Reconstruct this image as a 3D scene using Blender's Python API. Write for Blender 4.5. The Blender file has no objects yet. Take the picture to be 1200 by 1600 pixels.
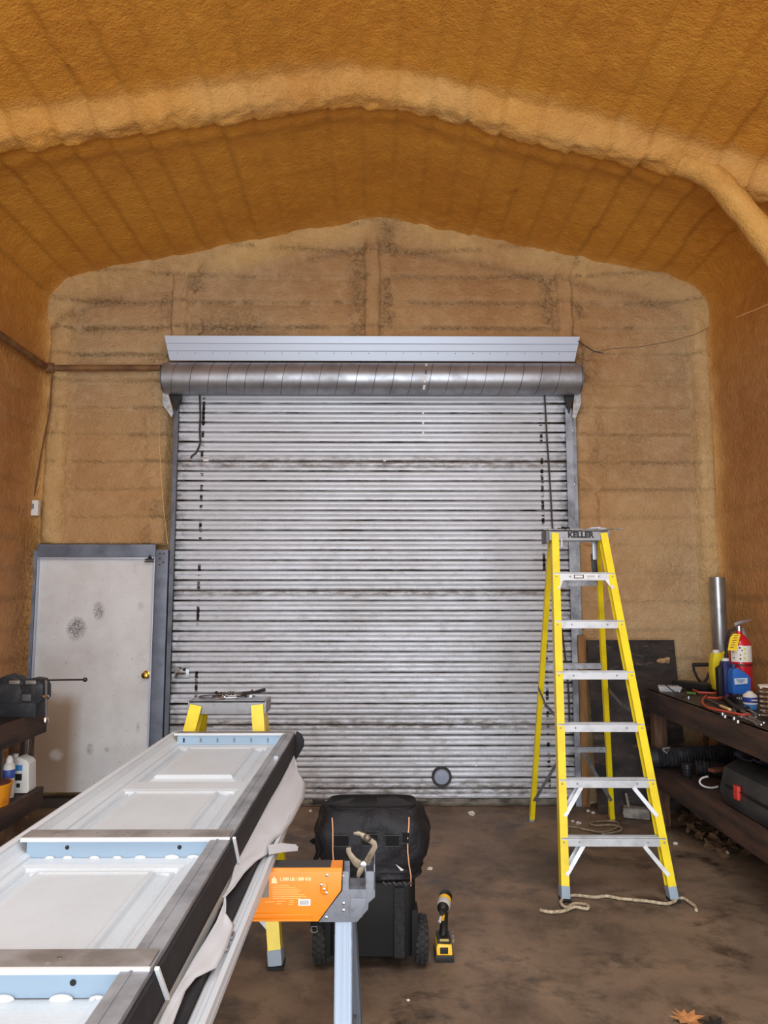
import bpy, bmesh, math, random
import numpy as np
from mathutils import Vector, Matrix

random.seed(7)
rng = np.random.RandomState(11)
S = bpy.context.scene
COL = S.collection
PI = math.pi

# ------------------------------------------------------------------ camera
FOC = 1155.0; TH = math.radians(6.3); YAW = math.radians(0.4); CH = 1.65
cam = bpy.data.cameras.new('camera'); co = bpy.data.objects.new('camera', cam); COL.objects.link(co)
co.location = (0, 0, CH); co.rotation_euler = (PI/2 + TH, 0, -YAW)
cam.sensor_fit = 'VERTICAL'; cam.sensor_height = 36; cam.lens = FOC/1600*36; cam.clip_start = 0.05
S.camera = co

# ------------------------------------------------------------------ sky, daylight through the open bay behind the camera, exposure
w = bpy.data.worlds.new('sky'); S.world = w; w.use_nodes = True
bg = w.node_tree.nodes['Background']; bg.inputs[0].default_value = (0.80, 0.90, 1.0, 1); bg.inputs[1].default_value = 1.6
def area(name, loc, rot, sx, sy, power, col=(1, 1, 1)):
    l = bpy.data.lights.new(name, 'AREA'); l.shape = 'RECTANGLE'; l.size = sx; l.size_y = sy
    l.energy = power; l.color = col
    o = bpy.data.objects.new(name, l); COL.objects.link(o); o.location = loc; o.rotation_euler = rot
    return o
area('bay_daylight', (0, -2.5, 2.05), (PI/2-.25, 0, 0), 4.4, 3.6, 175, (0.88, 0.95, 1.0))
area('yard_bounce', (0, -2.3, .25), (PI/2+.75, 0, 0), 4.4, 1.0, 105, (1.0, .99, .97))
area('overhead_fill', (-.9, .9, 4.15), (.12, 0, 0), 1.4, 2.2, 50, (0.90, 0.96, 1.0))  # added fill from above, no real fixture: lifts the white panels and floor
area('overhead_fill', (1.1, 1.6, 4.1), (.12, 0, 0), 1.2, 2.0, 42, (0.90, 0.96, 1.0))  # second added overhead fill, out of view, for the same up-facing surfaces
S.view_settings.view_transform = 'Standard'; S.view_settings.look = 'None'
S.view_settings.gamma = 1; S.view_settings.use_curve_mapping = False
S.view_settings.exposure = 0.35
S.cycles.max_bounces = 8; S.cycles.diffuse_bounces = 6; S.cycles.glossy_bounces = 4
S.cycles.sample_clamp_indirect = 6
S.cycles.use_denoising = True

# ------------------------------------------------------------------ measuring helpers (photo pixel -> point on a real plane)
FWD = Vector((math.sin(YAW)*math.cos(TH), math.cos(YAW)*math.cos(TH), math.sin(TH)))
RGT = Vector((math.cos(YAW), -math.sin(YAW), 0)); UPV = RGT.cross(FWD)
def ray(x, y): return FWD + RGT*((x-600)/FOC) + UPV*((800-y)/FOC)
def PY(x, y, Y): d = ray(x, y); return Vector((0, 0, CH)) + d*(Y/d.y)
def PZ(x, y, z): d = ray(x, y); return Vector((0, 0, CH)) + d*((z-CH)/d.z)
def PX(x, y, X): d = ray(x, y); return Vector((0, 0, CH)) + d*(X/d.x)

# ------------------------------------------------------------------ materials
def lin(c):
    return tuple((v/255/12.92 if v/255 <= .04045 else ((v/255+.055)/1.055)**2.4) for v in c)
MATS = {}
def mat(name, col, rough=.6, metal=0, col2=None, ns=6, nlo=.4, nhi=.65, bump=0, bs=60, stretch=(1, 1, 1),
        col3=None, ns3=20, lo3=.55, hi3=.7, coat=0, alpha=1, trans=0, world=False, spec=.5, rough2=None):
    if name in MATS: return MATS[name]
    m = bpy.data.materials.new(name); m.use_nodes = True; MATS[name] = m
    nt = m.node_tree; N = nt.nodes; L = nt.links
    b = N['Principled BSDF']
    b.inputs['Base Color'].default_value = (*lin(col), 1)
    b.inputs['Roughness'].default_value = rough; b.inputs['Metallic'].default_value = metal
    b.inputs['Coat Weight'].default_value = coat; b.inputs['Alpha'].default_value = alpha
    b.inputs['Transmission Weight'].default_value = trans; b.inputs['Specular IOR Level'].default_value = spec
    if col2 is None and not bump and col3 is None: return m
    if world:
        src = N.new('ShaderNodeNewGeometry').outputs['Position']
    else:
        src = N.new('ShaderNodeTexCoord').outputs['Object']
    mp = N.new('ShaderNodeMapping'); mp.inputs['Scale'].default_value = stretch; L.new(src, mp.inputs[0])
    cur = None
    def nz(scale, lo, hi, det=5, rgh=.6):
        n = N.new('ShaderNodeTexNoise'); n.inputs['Scale'].default_value = scale
        n.inputs['Detail'].default_value = det; n.inputs['Roughness'].default_value = rgh
        L.new(mp.outputs[0], n.inputs['Vector'])
        r = N.new('ShaderNodeMapRange'); r.inputs[1].default_value = lo; r.inputs[2].default_value = hi
        L.new(n.outputs['Fac'], r.inputs[0]); return n, r.outputs[0]
    def mix(fac, a, c):
        x = N.new('ShaderNodeMix'); x.data_type = 'RGBA'; L.new(fac, x.inputs[0])
        if isinstance(a, tuple): x.inputs[6].default_value = a
        else: L.new(a, x.inputs[6])
        x.inputs[7].default_value = c; return x.outputs[2]
    cur = (*lin(col), 1)
    if col2 is not None:
        _, f = nz(ns, nlo, nhi); cur = mix(f, cur, (*lin(col2), 1))
        if rough2 is not None:
            r = N.new('ShaderNodeMapRange'); r.inputs[3].default_value = rough; r.inputs[4].default_value = rough2
            L.new(f, r.inputs[0]); L.new(r.outputs[0], b.inputs['Roughness'])
    if col3 is not None:
        _, f = nz(ns3, lo3, hi3, 8, .7); cur = mix(f, cur, (*lin(col3), 1))
    if not isinstance(cur, tuple): L.new(cur, b.inputs['Base Color'])
    if bump:
        n, _ = nz(bs, 0, 1, 4); bp = N.new('ShaderNodeBump'); bp.inputs['Strength'].default_value = bump
        bp.inputs['Distance'].default_value = .01; L.new(n.outputs['Fac'], bp.inputs['Height']); L.new(bp.outputs[0], b.inputs['Normal'])
    return m

def foam_mat(name, dirtcol, bump=.7):
    """sprayed foam: two-tone colour, orange-peel relief, soot where the 'dirt' attribute says"""
    m = bpy.data.materials.new(name); m.use_nodes = True; MATS[name] = m
    nt = m.node_tree; N = nt.nodes; L = nt.links; p = N['Principled BSDF']
    p.inputs['Roughness'].default_value = .62; p.inputs['Specular IOR Level'].default_value = .3
    g = N.new('ShaderNodeNewGeometry')
    def nz(scale, det, lo, hi, rgh=.55, vec=None):
        n = N.new('ShaderNodeTexNoise'); n.inputs['Scale'].default_value = scale; n.inputs['Detail'].default_value = det
        n.inputs['Roughness'].default_value = rgh
        L.new(vec or g.outputs['Position'], n.inputs['Vector'])
        r = N.new('ShaderNodeMapRange'); r.inputs[1].default_value = lo; r.inputs[2].default_value = hi
        L.new(n.outputs['Fac'], r.inputs[0]); return n.outputs['Fac'], r.outputs[0]
    def mix(f, x, y, k=None):
        q = N.new('ShaderNodeMix'); q.data_type = 'RGBA'
        if k is not None:
            mm = N.new('ShaderNodeMath'); mm.operation = 'MULTIPLY'; mm.inputs[1].default_value = k; L.new(f, mm.inputs[0]); f = mm.outputs[0]
        L.new(f, q.inputs[0])
        for i, v in ((6, x), (7, y)):
            if isinstance(v, tuple): q.inputs[i].default_value = v
            else: L.new(v, q.inputs[i])
        return q.outputs[2]
    _, f1 = nz(1.3, 4, .35, .68); _, f2 = nz(11, 6, .45, .75); _, f3 = nz(70, 3, .55, .72)
    ac = N.new('ShaderNodeAttribute'); ac.attribute_name = 'foam'
    def scaled(k):
        v = N.new('ShaderNodeVectorMath'); v.operation = 'MULTIPLY'; L.new(ac.outputs['Color'], v.inputs[0]); v.inputs[1].default_value = k; return v.outputs[0]
    c = mix(f1, scaled((1, 1, 1)), scaled((.86, .78, .74))); c = mix(f2, c, scaled((1.18, 1.26, 1.45)), .6); c = mix(f3, c, scaled((1.2, 1.3, 1.5)), .35)
    at = N.new('ShaderNodeAttribute'); at.attribute_name = 'dirt'
    _, f4 = nz(38, 6, .36, .62, .75)
    md = N.new('ShaderNodeMath'); md.operation = 'MULTIPLY'; L.new(at.outputs['Fac'], md.inputs[0]); L.new(f4, md.inputs[1])
    c = mix(md.outputs[0], c, (*lin(dirtcol), 1), .75)
    L.new(c, p.inputs['Base Color'])
    h1, _ = nz(75, 3, 0, 1); h2, _ = nz(27, 4, 0, 1)
    ad = N.new('ShaderNodeMath'); ad.operation = 'MULTIPLY_ADD'; L.new(h2, ad.inputs[0]); ad.inputs[1].default_value = 1.2; L.new(h1, ad.inputs[2])
    bp = N.new('ShaderNodeBump'); bp.inputs['Strength'].default_value = bump; bp.inputs['Distance'].default_value = .012
    L.new(ad.outputs[0], bp.inputs['Height']); L.new(bp.outputs[0], p.inputs['Normal'])
    return m

FOAM_C = foam_mat('foam_ceiling', (96, 66, 30), .8)
FOAM_W = foam_mat('foam_back_wall', (62, 50, 34), 1)
FOAM_S = FOAM_C
CONC = None
def conc_mat():
    m = bpy.data.materials.new('stained_concrete'); m.use_nodes = True
    nt = m.node_tree; N = nt.nodes; L = nt.links; p = N['Principled BSDF']
    g = N.new('ShaderNodeNewGeometry')
    def nz(scale, det, lo, hi, rgh=.6, dist=0):
        n = N.new('ShaderNodeTexNoise'); n.inputs['Scale'].default_value = scale; n.inputs['Detail'].default_value = det
        n.inputs['Roughness'].default_value = rgh; n.inputs['Distortion'].default_value = dist
        L.new(g.outputs['Position'], n.inputs['Vector'])
        r = N.new('ShaderNodeMapRange'); r.inputs[1].default_value = lo; r.inputs[2].default_value = hi
        L.new(n.outputs['Fac'], r.inputs[0]); return n.outputs['Fac'], r.outputs[0]
    def mix(f, x, y, k=1.0):
        q = N.new('ShaderNodeMix'); q.data_type = 'RGBA'
        mm = N.new('ShaderNodeMath'); mm.operation = 'MULTIPLY'; mm.inputs[1].default_value = k; L.new(f, mm.inputs[0])
        L.new(mm.outputs[0], q.inputs[0])
        for i, v in ((6, x), (7, y)):
            if isinstance(v, tuple): q.inputs[i].default_value = v
            else: L.new(v, q.inputs[i])
        return q.outputs[2]
    _, a = nz(1.6, 7, .35, .68, .62, .4); _, b = nz(4.5, 8, .5, .72, .7); _, c = nz(30, 8, .5, .75, .8); _, d = nz(2.6, 9, .52, .66, .72, .25)
    _, e = nz(120, 4, .66, .72, .6)
    col = mix(a, (*lin((94, 79, 66)), 1), (*lin((146, 124, 102)), 1))
    col = mix(d, col, (*lin((36, 30, 26)), 1), .9)
    col = mix(b, col, (*lin((54, 43, 35)), 1), .75)
    col = mix(c, col, (*lin((140, 122, 102)), 1), .35)
    col = mix(e, col, (*lin((176, 160, 138)), 1), .5)
    L.new(col, p.inputs['Base Color'])
    r = N.new('ShaderNodeMapRange'); r.inputs[3].default_value = .62; r.inputs[4].default_value = .38; L.new(d, r.inputs[0]); L.new(r.outputs[0], p.inputs['Roughness'])
    h, _ = nz(60, 6, 0, 1); bp = N.new('ShaderNodeBump'); bp.inputs['Strength'].default_value = .35; bp.inputs['Distance'].default_value = .006
    L.new(h, bp.inputs['Height']); L.new(bp.outputs[0], p.inputs['Normal'])
    return m

# ------------------------------------------------------------------ mesh builder
WM = {}   # object name -> world matrix
class MB:
    def __init__(s): s.v = []; s.f = []
    def add(s, vs, fs):
        o = len(s.v); s.v += [tuple(v) for v in vs]; s.f += [tuple(i+o for i in f) for f in fs]; return s
    def box(s, c, d, rot=None):
        c = Vector(c); h = Vector(d)/2; R = rot if rot is not None else Matrix.Identity(3)
        vs = [c + R @ Vector((x*h.x, y*h.y, z*h.z)) for x in (-1, 1) for y in (-1, 1) for z in (-1, 1)]
        return s.add(vs, [(0, 1, 3, 2), (4, 6, 7, 5), (0, 4, 5, 1), (2, 3, 7, 6), (0, 2, 6, 4), (1, 5, 7, 3)])
    def prism(s, poly, d0, d1=None):
        """poly: list of 3D points (planar); extrude by vector d0 -> other side"""
        n = len(poly); d = Vector(d0); P = [Vector(p) for p in poly]
        vs = P + [p + d for p in P]
        return s.add(vs, [tuple(range(n)), tuple(range(2*n-1, n-1, -1))] + [(i, (i+1) % n, (i+1) % n+n, i+n) for i in range(n)])
    def sweep(s, prof, A, B, xdir, closed=True):
        A = Vector(A); B = Vector(B); t = (B-A).normalized(); x = Vector(xdir); x = (x - t*x.dot(t)).normalized(); y = t.cross(x)
        n = len(prof)
        vs = [P + x*p[0] + y*p[1] for P in (A, B) for p in prof]
        fs = [(i, (i+1) % n, (i+1) % n+n, i+n) for i in range(n if closed else n-1)]
        if closed: fs += [tuple(range(n-1, -1, -1)), tuple(range(n, 2*n))]
        return s.add(vs, fs)
    def tube(s, path, r, seg=8, caps=True, closed=False):
        P = [Vector(p) for p in path]; n = len(P); rr = r if hasattr(r, '__len__') else [r]*n
        ref = None; rings = []
        for i in range(n):
            if closed: t = P[(i+1) % n]-P[i-1]
            else: t = P[min(i+1, n-1)]-P[max(i-1, 0)]
            if t.length < 1e-9: t = Vector((0, 0, 1))
            t.normalize()
            if ref is None:
                ref = Vector((0, 0, 1)) if abs(t.z) < .9 else Vector((1, 0, 0))
            x = (ref - t*ref.dot(t)); x = x.normalized() if x.length > 1e-6 else t.orthogonal().normalized()
            ref = x; y = t.cross(x)
            rings.append([P[i]+x*math.cos(a)*rr[i]+y*math.sin(a)*rr[i] for a in [2*PI*k/seg for k in range(seg)]])
        vs = [v for g in rings for v in g]; fs = []
        for i in range(n if closed else n-1):
            a = i*seg; b = ((i+1) % n)*seg
            fs += [(a+k, a+(k+1) % seg, b+(k+1) % seg, b+k) for k in range(seg)]
        if caps and not closed: fs += [tuple(range(seg-1, -1, -1)), tuple(range((n-1)*seg, n*seg))]
        return s.add(vs, fs)
    def lathe(s, prof, o=(0, 0, 0), ax=(0, 0, 1), seg=20, sx=1, sy=1):
        o = Vector(o); t = Vector(ax).normalized(); x = t.orthogonal().normalized() if abs(t.z) < .99 else Vector((1, 0, 0)); y = t.cross(x)
        vs = []; fs = []; n = len(prof)
        for r, h in prof: vs += [o+t*h+x*math.cos(2*PI*k/seg)*r*sx+y*math.sin(2*PI*k/seg)*r*sy for k in range(seg)]
        for i in range(n-1): fs += [(i*seg+k, i*seg+(k+1) % seg, (i+1)*seg+(k+1) % seg, (i+1)*seg+k) for k in range(seg)]
        fs += [tuple(range(seg-1, -1, -1)), tuple(range((n-1)*seg, n*seg))]
        return s.add(vs, fs)
    def cyl(s, A, B, r, r2=None, seg=14): return s.tube([A, B], [r, r2 if r2 is not None else r], seg)
    def ball(s, c, r, seg=12, sc=(1, 1, 1)):
        n = 8; c = Vector(c); vs = []; fs = []
        for i in range(n+1):
            a = PI*i/n; rr = max(math.sin(a), 1e-3)
            vs += [c+Vector((r*sc[0]*rr*math.cos(2*PI*k/seg), r*sc[1]*rr*math.sin(2*PI*k/seg), r*sc[2]*math.cos(a))) for k in range(seg)]
        for i in range(n): fs += [(i*seg+k, i*seg+(k+1) % seg, (i+1)*seg+(k+1) % seg, (i+1)*seg+k) for k in range(seg)]
        return s.add(vs, fs)
    def plate(s, quad, t):
        """quad: four 3D points; thickness t along its normal"""
        P = [Vector(p) for p in quad]; n = (P[1]-P[0]).cross(P[2]-P[0]).normalized()*t
        return s.prism(P, n)
    def build(s, name, m, parent=None, bevel=0, smooth=.6, local=False, loc=None, rz=0, solid=0, subd=0):
        """vertices are world coordinates unless local=True (then they are in the parent's frame)"""
        if parent is None:
            if loc is None:
                a = np.array(s.v); c = (a.min(0)+a.max(0))/2; loc = (c[0], c[1], a[:, 2].min())
            M = Matrix.Translation(loc) @ Matrix.Rotation(rz, 4, 'Z')
        else: M = WM[parent.name]
        vs = s.v
        if not local:
            Mi = M.inverted(); vs = [Mi @ Vector(v) for v in s.v]
        me = bpy.data.meshes.new(name); me.from_pydata([tuple(v) for v in vs], [], s.f)
        bm = bmesh.new(); bm.from_mesh(me); bmesh.ops.recalc_face_normals(bm, faces=bm.faces)
        if bevel:
            ed = [e for e in bm.edges if len(e.link_faces) == 2 and e.calc_face_angle(0) > .5]
            bmesh.ops.bevel(bm, geom=ed, offset=bevel, segments=2, affect='EDGES', profile=.7, clamp_overlap=True)
        bm.to_mesh(me); bm.free()
        if smooth:
            me.shade_smooth(); me.set_sharp_from_angle(angle=smooth)
        me.materials.append(m)
        o = bpy.data.objects.new(name, me); COL.objects.link(o)
        if parent is None: o.location = loc; o.rotation_euler = (0, 0, rz)
        else: o.parent = parent
        if solid:
            q = o.modifiers.new('solid', 'SOLIDIFY'); q.thickness = solid; q.offset = 0
        if subd:
            q = o.modifiers.new('sub', 'SUBSURF'); q.levels = subd; q.render_levels = subd
        WM[o.name] = M
        return o
def tag(o, label=None, cat=None, group=None, kind=None):
    if label: o['label'] = label
    if cat: o['category'] = cat
    if group: o['group'] = group
    if kind: o['kind'] = kind
    return o
def empty(name, loc, rz=0, label=None, cat=None, group=None, kind=None):
    o = bpy.data.objects.new(name, None); COL.objects.link(o); o.location = loc; o.rotation_euler = (0, 0, rz)
    o.empty_display_size = .05
    WM[o.name] = Matrix.Translation(loc) @ Matrix.Rotation(rz, 4, 'Z')
    return tag(o, label, cat, group, kind)
def sharecopy(src, name, parent, offset=(0, 0, 0), rot=(0, 0, 0)):
    o = src.copy(); o.name = name; COL.objects.link(o); o.parent = parent; o.location = offset; o.rotation_euler = rot
    WM[o.name] = WM[src.name]; return o
def text(body, m, parent, M, size, bold=0, name='lettering'):
    c = bpy.data.curves.new(name, 'FONT'); c.body = body; c.size = size; c.extrude = .0008; c.offset = bold
    c.align_x = 'CENTER'; c.align_y = 'CENTER'
    t = bpy.data.objects.new('tmp', c); me = bpy.data.meshes.new_from_object(t); bpy.data.objects.remove(t); bpy.data.curves.remove(c)
    me.materials.clear(); me.materials.append(m)
    o = bpy.data.objects.new(name, me); COL.objects.link(o); o.parent = parent
    o.matrix_local = WM[parent.name].inverted() @ M if parent else M
    return o
def frame(o, x, y):
    """world matrix with local X, Y along given directions (text plane)"""
    x = Vector(x).normalized(); z = x.cross(Vector(y)).normalized(); y = z.cross(x)
    M = Matrix((x, y, z)).transposed().to_4x4(); M.translation = Vector(o); return M

# ------------------------------------------------------------------ numpy noise for the foam relief
TAB = rng.rand(256, 256)
def vn(u, v):
    iu = np.floor(u).astype(int); iv = np.floor(v).astype(int); fu = u-iu; fv = v-iv
    fu = fu*fu*fu*(fu*(fu*6-15)+10); fv = fv*fv*fv*(fv*(fv*6-15)+10)
    a = TAB[iu % 256, iv % 256]; b = TAB[(iu+1) % 256, iv % 256]; c = TAB[iu % 256, (iv+1) % 256]; d = TAB[(iu+1) % 256, (iv+1) % 256]
    return (a*(1-fu)+b*fu)*(1-fv)+(c*(1-fu)+d*fu)*fv
def fbm(u, v, sc, oct=4, off=0):
    r = 0; a = 1; t = 0
    for i in range(oct):
        r = r+a*(vn(u*sc+off+17*i, v*sc+off*1.7+31*i)-.5); t += a; a *= .5; sc *= 2.03
    return r/t*2
def sst(x, a, b):
    t = np.clip((x-a)/(b-a), 0, 1); return t*t*(3-2*t)
def blendc(*layers):
    c = np.array(lin(layers[0]))[None, None, :]
    for col, f in layers[1:]:
        c = c*(1-f[..., None])+np.array(lin(col))[None, None, :]*f[..., None]
    return c
def gridmesh(name, P, m, dirt=None, flip=False, colr=None):
    nu, nv = P.shape[:2]; me = bpy.data.meshes.new(name)
    i = np.arange(nu*nv).reshape(nu, nv)
    q = np.stack([i[:-1, :-1], i[1:, :-1], i[1:, 1:], i[:-1, 1:]], -1).reshape(-1, 4)
    if flip: q = q[:, ::-1]
    me.from_pydata(P.reshape(-1, 3).tolist(), [], q.tolist()); me.shade_smooth()
    me.materials.append(m)
    if dirt is not None:
        at = me.attributes.new('dirt', 'FLOAT', 'POINT'); at.data.foreach_set('value', np.clip(dirt, 0, 1).reshape(-1).astype(np.float32))
    if colr is not None:
        at = me.attributes.new('foam', 'FLOAT_COLOR', 'POINT'); cc = np.ones(P.shape[:2]+(4,), np.float32); cc[..., :3] = np.broadcast_to(colr, P.shape); at.data.foreach_set('color', cc.reshape(-1))
    o = bpy.data.objects.new(name, me); COL.objects.link(o); WM[o.name] = Matrix.Identity(4); return o

# ================================================================== THE SHELL
WX = 2.80; YB = 6.06; YF = -2.6; RIDGE = 4.83; SL = .204
# half profile by points (x,z): wall, rounded eave, roof
def half():
    p = [(WX, z) for z in np.linspace(0, 3.84, 140)]
    A = np.array((WX, 3.84)); Bc = np.array((WX, 4.25)); C2 = np.array((2.38, RIDGE-SL*2.38))
    for t in np.linspace(0, 1, 34)[1:]: p.append(tuple((1-t)**2*A+2*t*(1-t)*Bc+t*t*C2))
    for x in np.linspace(2.38, 0, 100)[1:]: p.append((x, RIDGE-SL*x+ (-.02*math.exp(-(x/.12)**2))))
    return p
hp = half(); full = [(x, z) for x, z in hp] + [(-x, z) for x, z in hp[::-1][1:]]
full = np.array(full)
ds = np.r_[0, np.cumsum(np.linalg.norm(np.diff(full, axis=0), axis=1))]
mid = ds[len(hp)-1]
nrm = np.gradient(full, axis=0); nrm = np.stack([nrm[:, 1], -nrm[:, 0]], 1); nrm /= np.linalg.norm(nrm, axis=1)[:, None]; nrm = -nrm
ctr = np.array([0, 2.0]);  # make sure the normals point inward
flipn = ((ctr-full)*nrm).sum(1) < 0; nrm[flipn] *= -1
ys = np.unique(np.r_[np.arange(YF, 3.9, .04), np.arange(3.9, 4.85, .014), np.arange(4.85, 5.7, .03), np.arange(5.7, YB+.03, .014)])
Sg, Yg = np.meshgrid(ds-mid, ys, indexing='ij')
Xg = np.repeat(full[:, :1], len(ys), 1); Zg = np.repeat(full[:, 1:], len(ys), 1)
PITCH = .229
def pillow(t):   # 0..1 -> soft bay with a crease at the joint
    t = t-np.floor(t); return np.sqrt(np.clip(1-(2*t-1)**6, 0, 1))
wob = fbm(Sg, Yg, .8, 3, 5)*.012
tt = (Sg+wob+.115)/PITCH
saw = tt-np.floor(tt)
amp = .55+.8*(vn(np.floor(tt)*3.7+9, Yg*.35)-.2)
isW = sst(-(Zg), -4.05, -3.7)
amp = amp*(1-.85*sst(Yg, 5.75, 5.98))
disp = amp*(.012*pillow(tt)+.034*(saw-.5)*np.tanh(Sg/.12)*(1-.4*isW))
disp += fbm(Sg, Yg, 1.2, 4, 3)*.024+fbm(Sg, Yg, 9, 3, 8)*.0035
# arched frame buried in foam
yb = 4.27+.08*Xg+fbm(Sg, Sg*0, 1.4, 3, 12)*.03
dy = Yg-yb
roofz = 1-isW
bm_h = .088*(1+fbm(Sg, Sg*0, 2.5, 3, 44)*.14)
prof = sst(dy, -.165, -.035)*(1-sst(dy, .06, .17))
disp += bm_h*prof*(.55+.45*roofz)
disp += .032*np.exp(-(dy/.20)**2)*(1+fbm(Sg, Yg, 3, 3, 4)*.5)
disp += .03*np.exp(-((dy-.30+fbm(Sg, Sg*0, 1.1, 3, 61)*.12)/.09)**2)*roofz     # overspray lip behind the frame
disp += prof*fbm(Sg, Yg, 14, 4, 2)*.022
# a second frame behind the camera
prof2 = sst(Yg, .75-.0, .9)*(1-sst(Yg, 1.0, 1.15)); 
dyb = Yg-0.9; disp += .2*sst(dyb, -.16, -.04)*(1-sst(dyb, .05, .17))*(Yg < 2)*(Zg > 3.0)
# fillet into the back wall
disp += .10*np.exp(-np.clip(YB-Yg, 0, 9)/.075)*(1+fbm(Sg, Yg, 4, 3, 21)*.6)
P = np.stack([Xg+nrm[:, 0:1]*disp, Yg, Zg+nrm[:, 1:2]*disp], -1)
dirt = .25*np.exp(-((saw-.5)/.5)**2)*0 + .55*np.exp(-(np.minimum(saw, 1-saw)/.035)**2)*np.clip(amp-.3, 0, 1)
dirt += .6*isW*sst(-Zg, -1.7, -.6)*(fbm(Sg, Yg, 2, 3, 77) > -.1)
dirt += 1.1*isW*sst(Yg, 5.55, 5.85)*sst(-Zg, -2.5, -1.8)*(Xg < 0)
pale = np.clip(np.exp(-((dy+.07+fbm(Sg, Yg, 2, 3, 6)*.05)/.13)**4)*(.55+.6*fbm(Sg, Yg, 2.2, 4, 33)+.25), 0, 1)*.85
pale = np.maximum(pale, np.exp(-np.clip(YB-.04-Yg, 0, 9)/.10)*.9)
low = 1-sst(Zg, 3.0, 4.4)
CC = blendc((212, 150, 56), ((180, 132, 82), low), ((214, 172, 106), pale))
i1 = 140; i2 = len(full)-140
tag(gridmesh('wall_right', P[:i1+1], FOAM_S, dirt[:i1+1], colr=CC[:i1+1]), 'right side wall coated in orange sprayed foam', kind='structure')
tag(gridmesh('ceiling', P[i1:i2], FOAM_C, dirt[i1-0:i2], colr=CC[i1:i2]), 'low gabled ceiling of orange sprayed foam with an arched foam covered frame', kind='structure')
tag(gridmesh('wall_left', P[i2-1:], FOAM_S, dirt[i2-1:], colr=CC[i2-1:]), 'left side wall coated in orange sprayed foam', kind='structure')

# back wall
xs = np.linspace(-2.86, 2.86, 400)
v01 = np.linspace(0, 1, 340)
def roofz_at(x):
    ax = np.abs(x); z = RIDGE-SL*ax
    # rounded eave
    o = np.interp(ax, [2.38, 2.5, 2.62, 2.70, 2.76, 2.80, 2.9], [RIDGE-SL*2.38, 4.29, 4.22, 4.14, 4.03, 3.84, 3.84])
    return np.where(ax > 2.38, o, z)
XX = np.repeat(xs[:, None], len(v01), 1); TOP = roofz_at(XX)+.05; ZZ = v01[None, :]*TOP
wobz = fbm(XX, ZZ, .9, 3, 31)*.02
ti = (ZZ+wobz+.02)/PITCH; sw = ti-np.floor(ti)
bayamp = sst(ZZ, 1.6, 3.5)*.75+.25
bayamp = bayamp*(.6+.8*vn(np.floor(ti)*5.3+3, XX*.5+9))
d = bayamp*(.040*pillow(ti)-.036*sw)
posts = [-1.675, -.055, 1.565]
inpost = np.zeros_like(XX); nearp = np.zeros_like(XX)
for px_ in posts:
    zt = 4.42 if px_ != -.055 else 4.66
    e = .012*fbm(XX*0+px_*7, ZZ, 5, 3, 5)
    a = (1-sst(np.abs(XX-px_+e), .050, .072))*(1-sst(ZZ, zt-.02, zt+.03))*sst(ZZ, 3.3, 3.45)
    inpost = np.maximum(inpost, a)
    nearp = np.maximum(nearp, np.exp(-((np.abs(XX-px_)-.13)/.07)**2)*(ZZ > 3.4)*(ZZ < zt+.1))
d = d*(1-inpost)*(1-.6*nearp)+inpost*.075+nearp*(.02+.03*np.abs(fbm(XX, ZZ, 16, 3, 7)))
# corner columns
cl = np.exp(-((XX+2.66)/.10)**4)*.085; cr = np.exp(-((XX-2.70)/.085)**4)*.10
cl = cl*(1+.35*fbm(XX, ZZ, 2.5, 3, 17)); cr = cr*(1+.2*fbm(XX, ZZ, 1.5, 3, 19))
d = np.maximum(d, cl+fbm(XX, ZZ, 7, 3, 41)*.02*(cl > .02)); d = np.maximum(d, cr)
# fillet along the roof line, ragged lower edge
gap = roofz_at(XX)-ZZ+fbm(XX, ZZ*0, 1.6, 4, 23)*.05
rp = (1-sst(gap, .10, .26))
rp2 = (1-sst(gap, .0, .16))
rp = rp*(1-.9*sst(np.abs(XX), 2.72, 2.82)); rp2 = rp2*(1-.9*sst(np.abs(XX), 2.72, 2.82))
d = d*(1-rp)+rp*.085+rp2*.06+rp*fbm(XX, ZZ, 6, 4, 66)*.03
# ledge beside the roller door and the header
sd = np.exp(-((np.abs(XX+.055)-1.80)/.10)**2)*(ZZ < 3.6)*(ZZ > 1.0)
d += sd*(.02+.03*np.abs(fbm(XX, ZZ, 14, 3, 90)))
d += .03*np.exp(-((ZZ-3.50)/.05)**2)*(XX < -1.7)
d += fbm(XX, ZZ, 1.1, 4, 10)*.018+fbm(XX, ZZ, 10, 4, 14)*.006
# behind the roller door, the hood and the man door the wall is flat and set back
dz = (1-sst(np.abs(XX+.055), 1.66, 1.72))*(1-sst(ZZ, 3.62, 3.72))
md = sst(XX, -2.86, -2.84)*(1-sst(XX, -1.70, -1.64))*(1-sst(ZZ, 2.02, 2.06))
rr_ = sst(XX, 2.5, 2.9)*0
m_ = np.maximum(dz, md)
d = d*(1-m_)-.06*m_
crease = np.exp(-(np.minimum(sw, 1-sw)/.07)**2)
dirtw = .75*crease*bayamp*(fbm(XX, ZZ, 1.7, 4, 51) > -.15)+.9*nearp*(fbm(XX, ZZ, 5, 3, 4) > -.05)*sst(XX, -2, -1.6)
dirtw += .85*np.clip(fbm(XX, ZZ, .8, 4, 99)*1.6-.12, 0, 1)*(1-rp)+.55*np.exp(-((gap-.24)/.03)**2)*(fbm(XX, ZZ*0, 2, 3, 8) > 0)
dirtw += .8*np.exp(-((XX+2.78)/.10)**2)*sst(-ZZ, -2.6, -2.0)+.6*sd*(fbm(XX, ZZ, 3, 3, 71) > .0)
pw_ = np.clip(rp*(.8+.7*fbm(XX, ZZ, 2, 4, 62)), 0, 1); pw_ = np.maximum(pw_, .6*np.clip((cl+cr)/.09, 0, 1))
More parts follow.
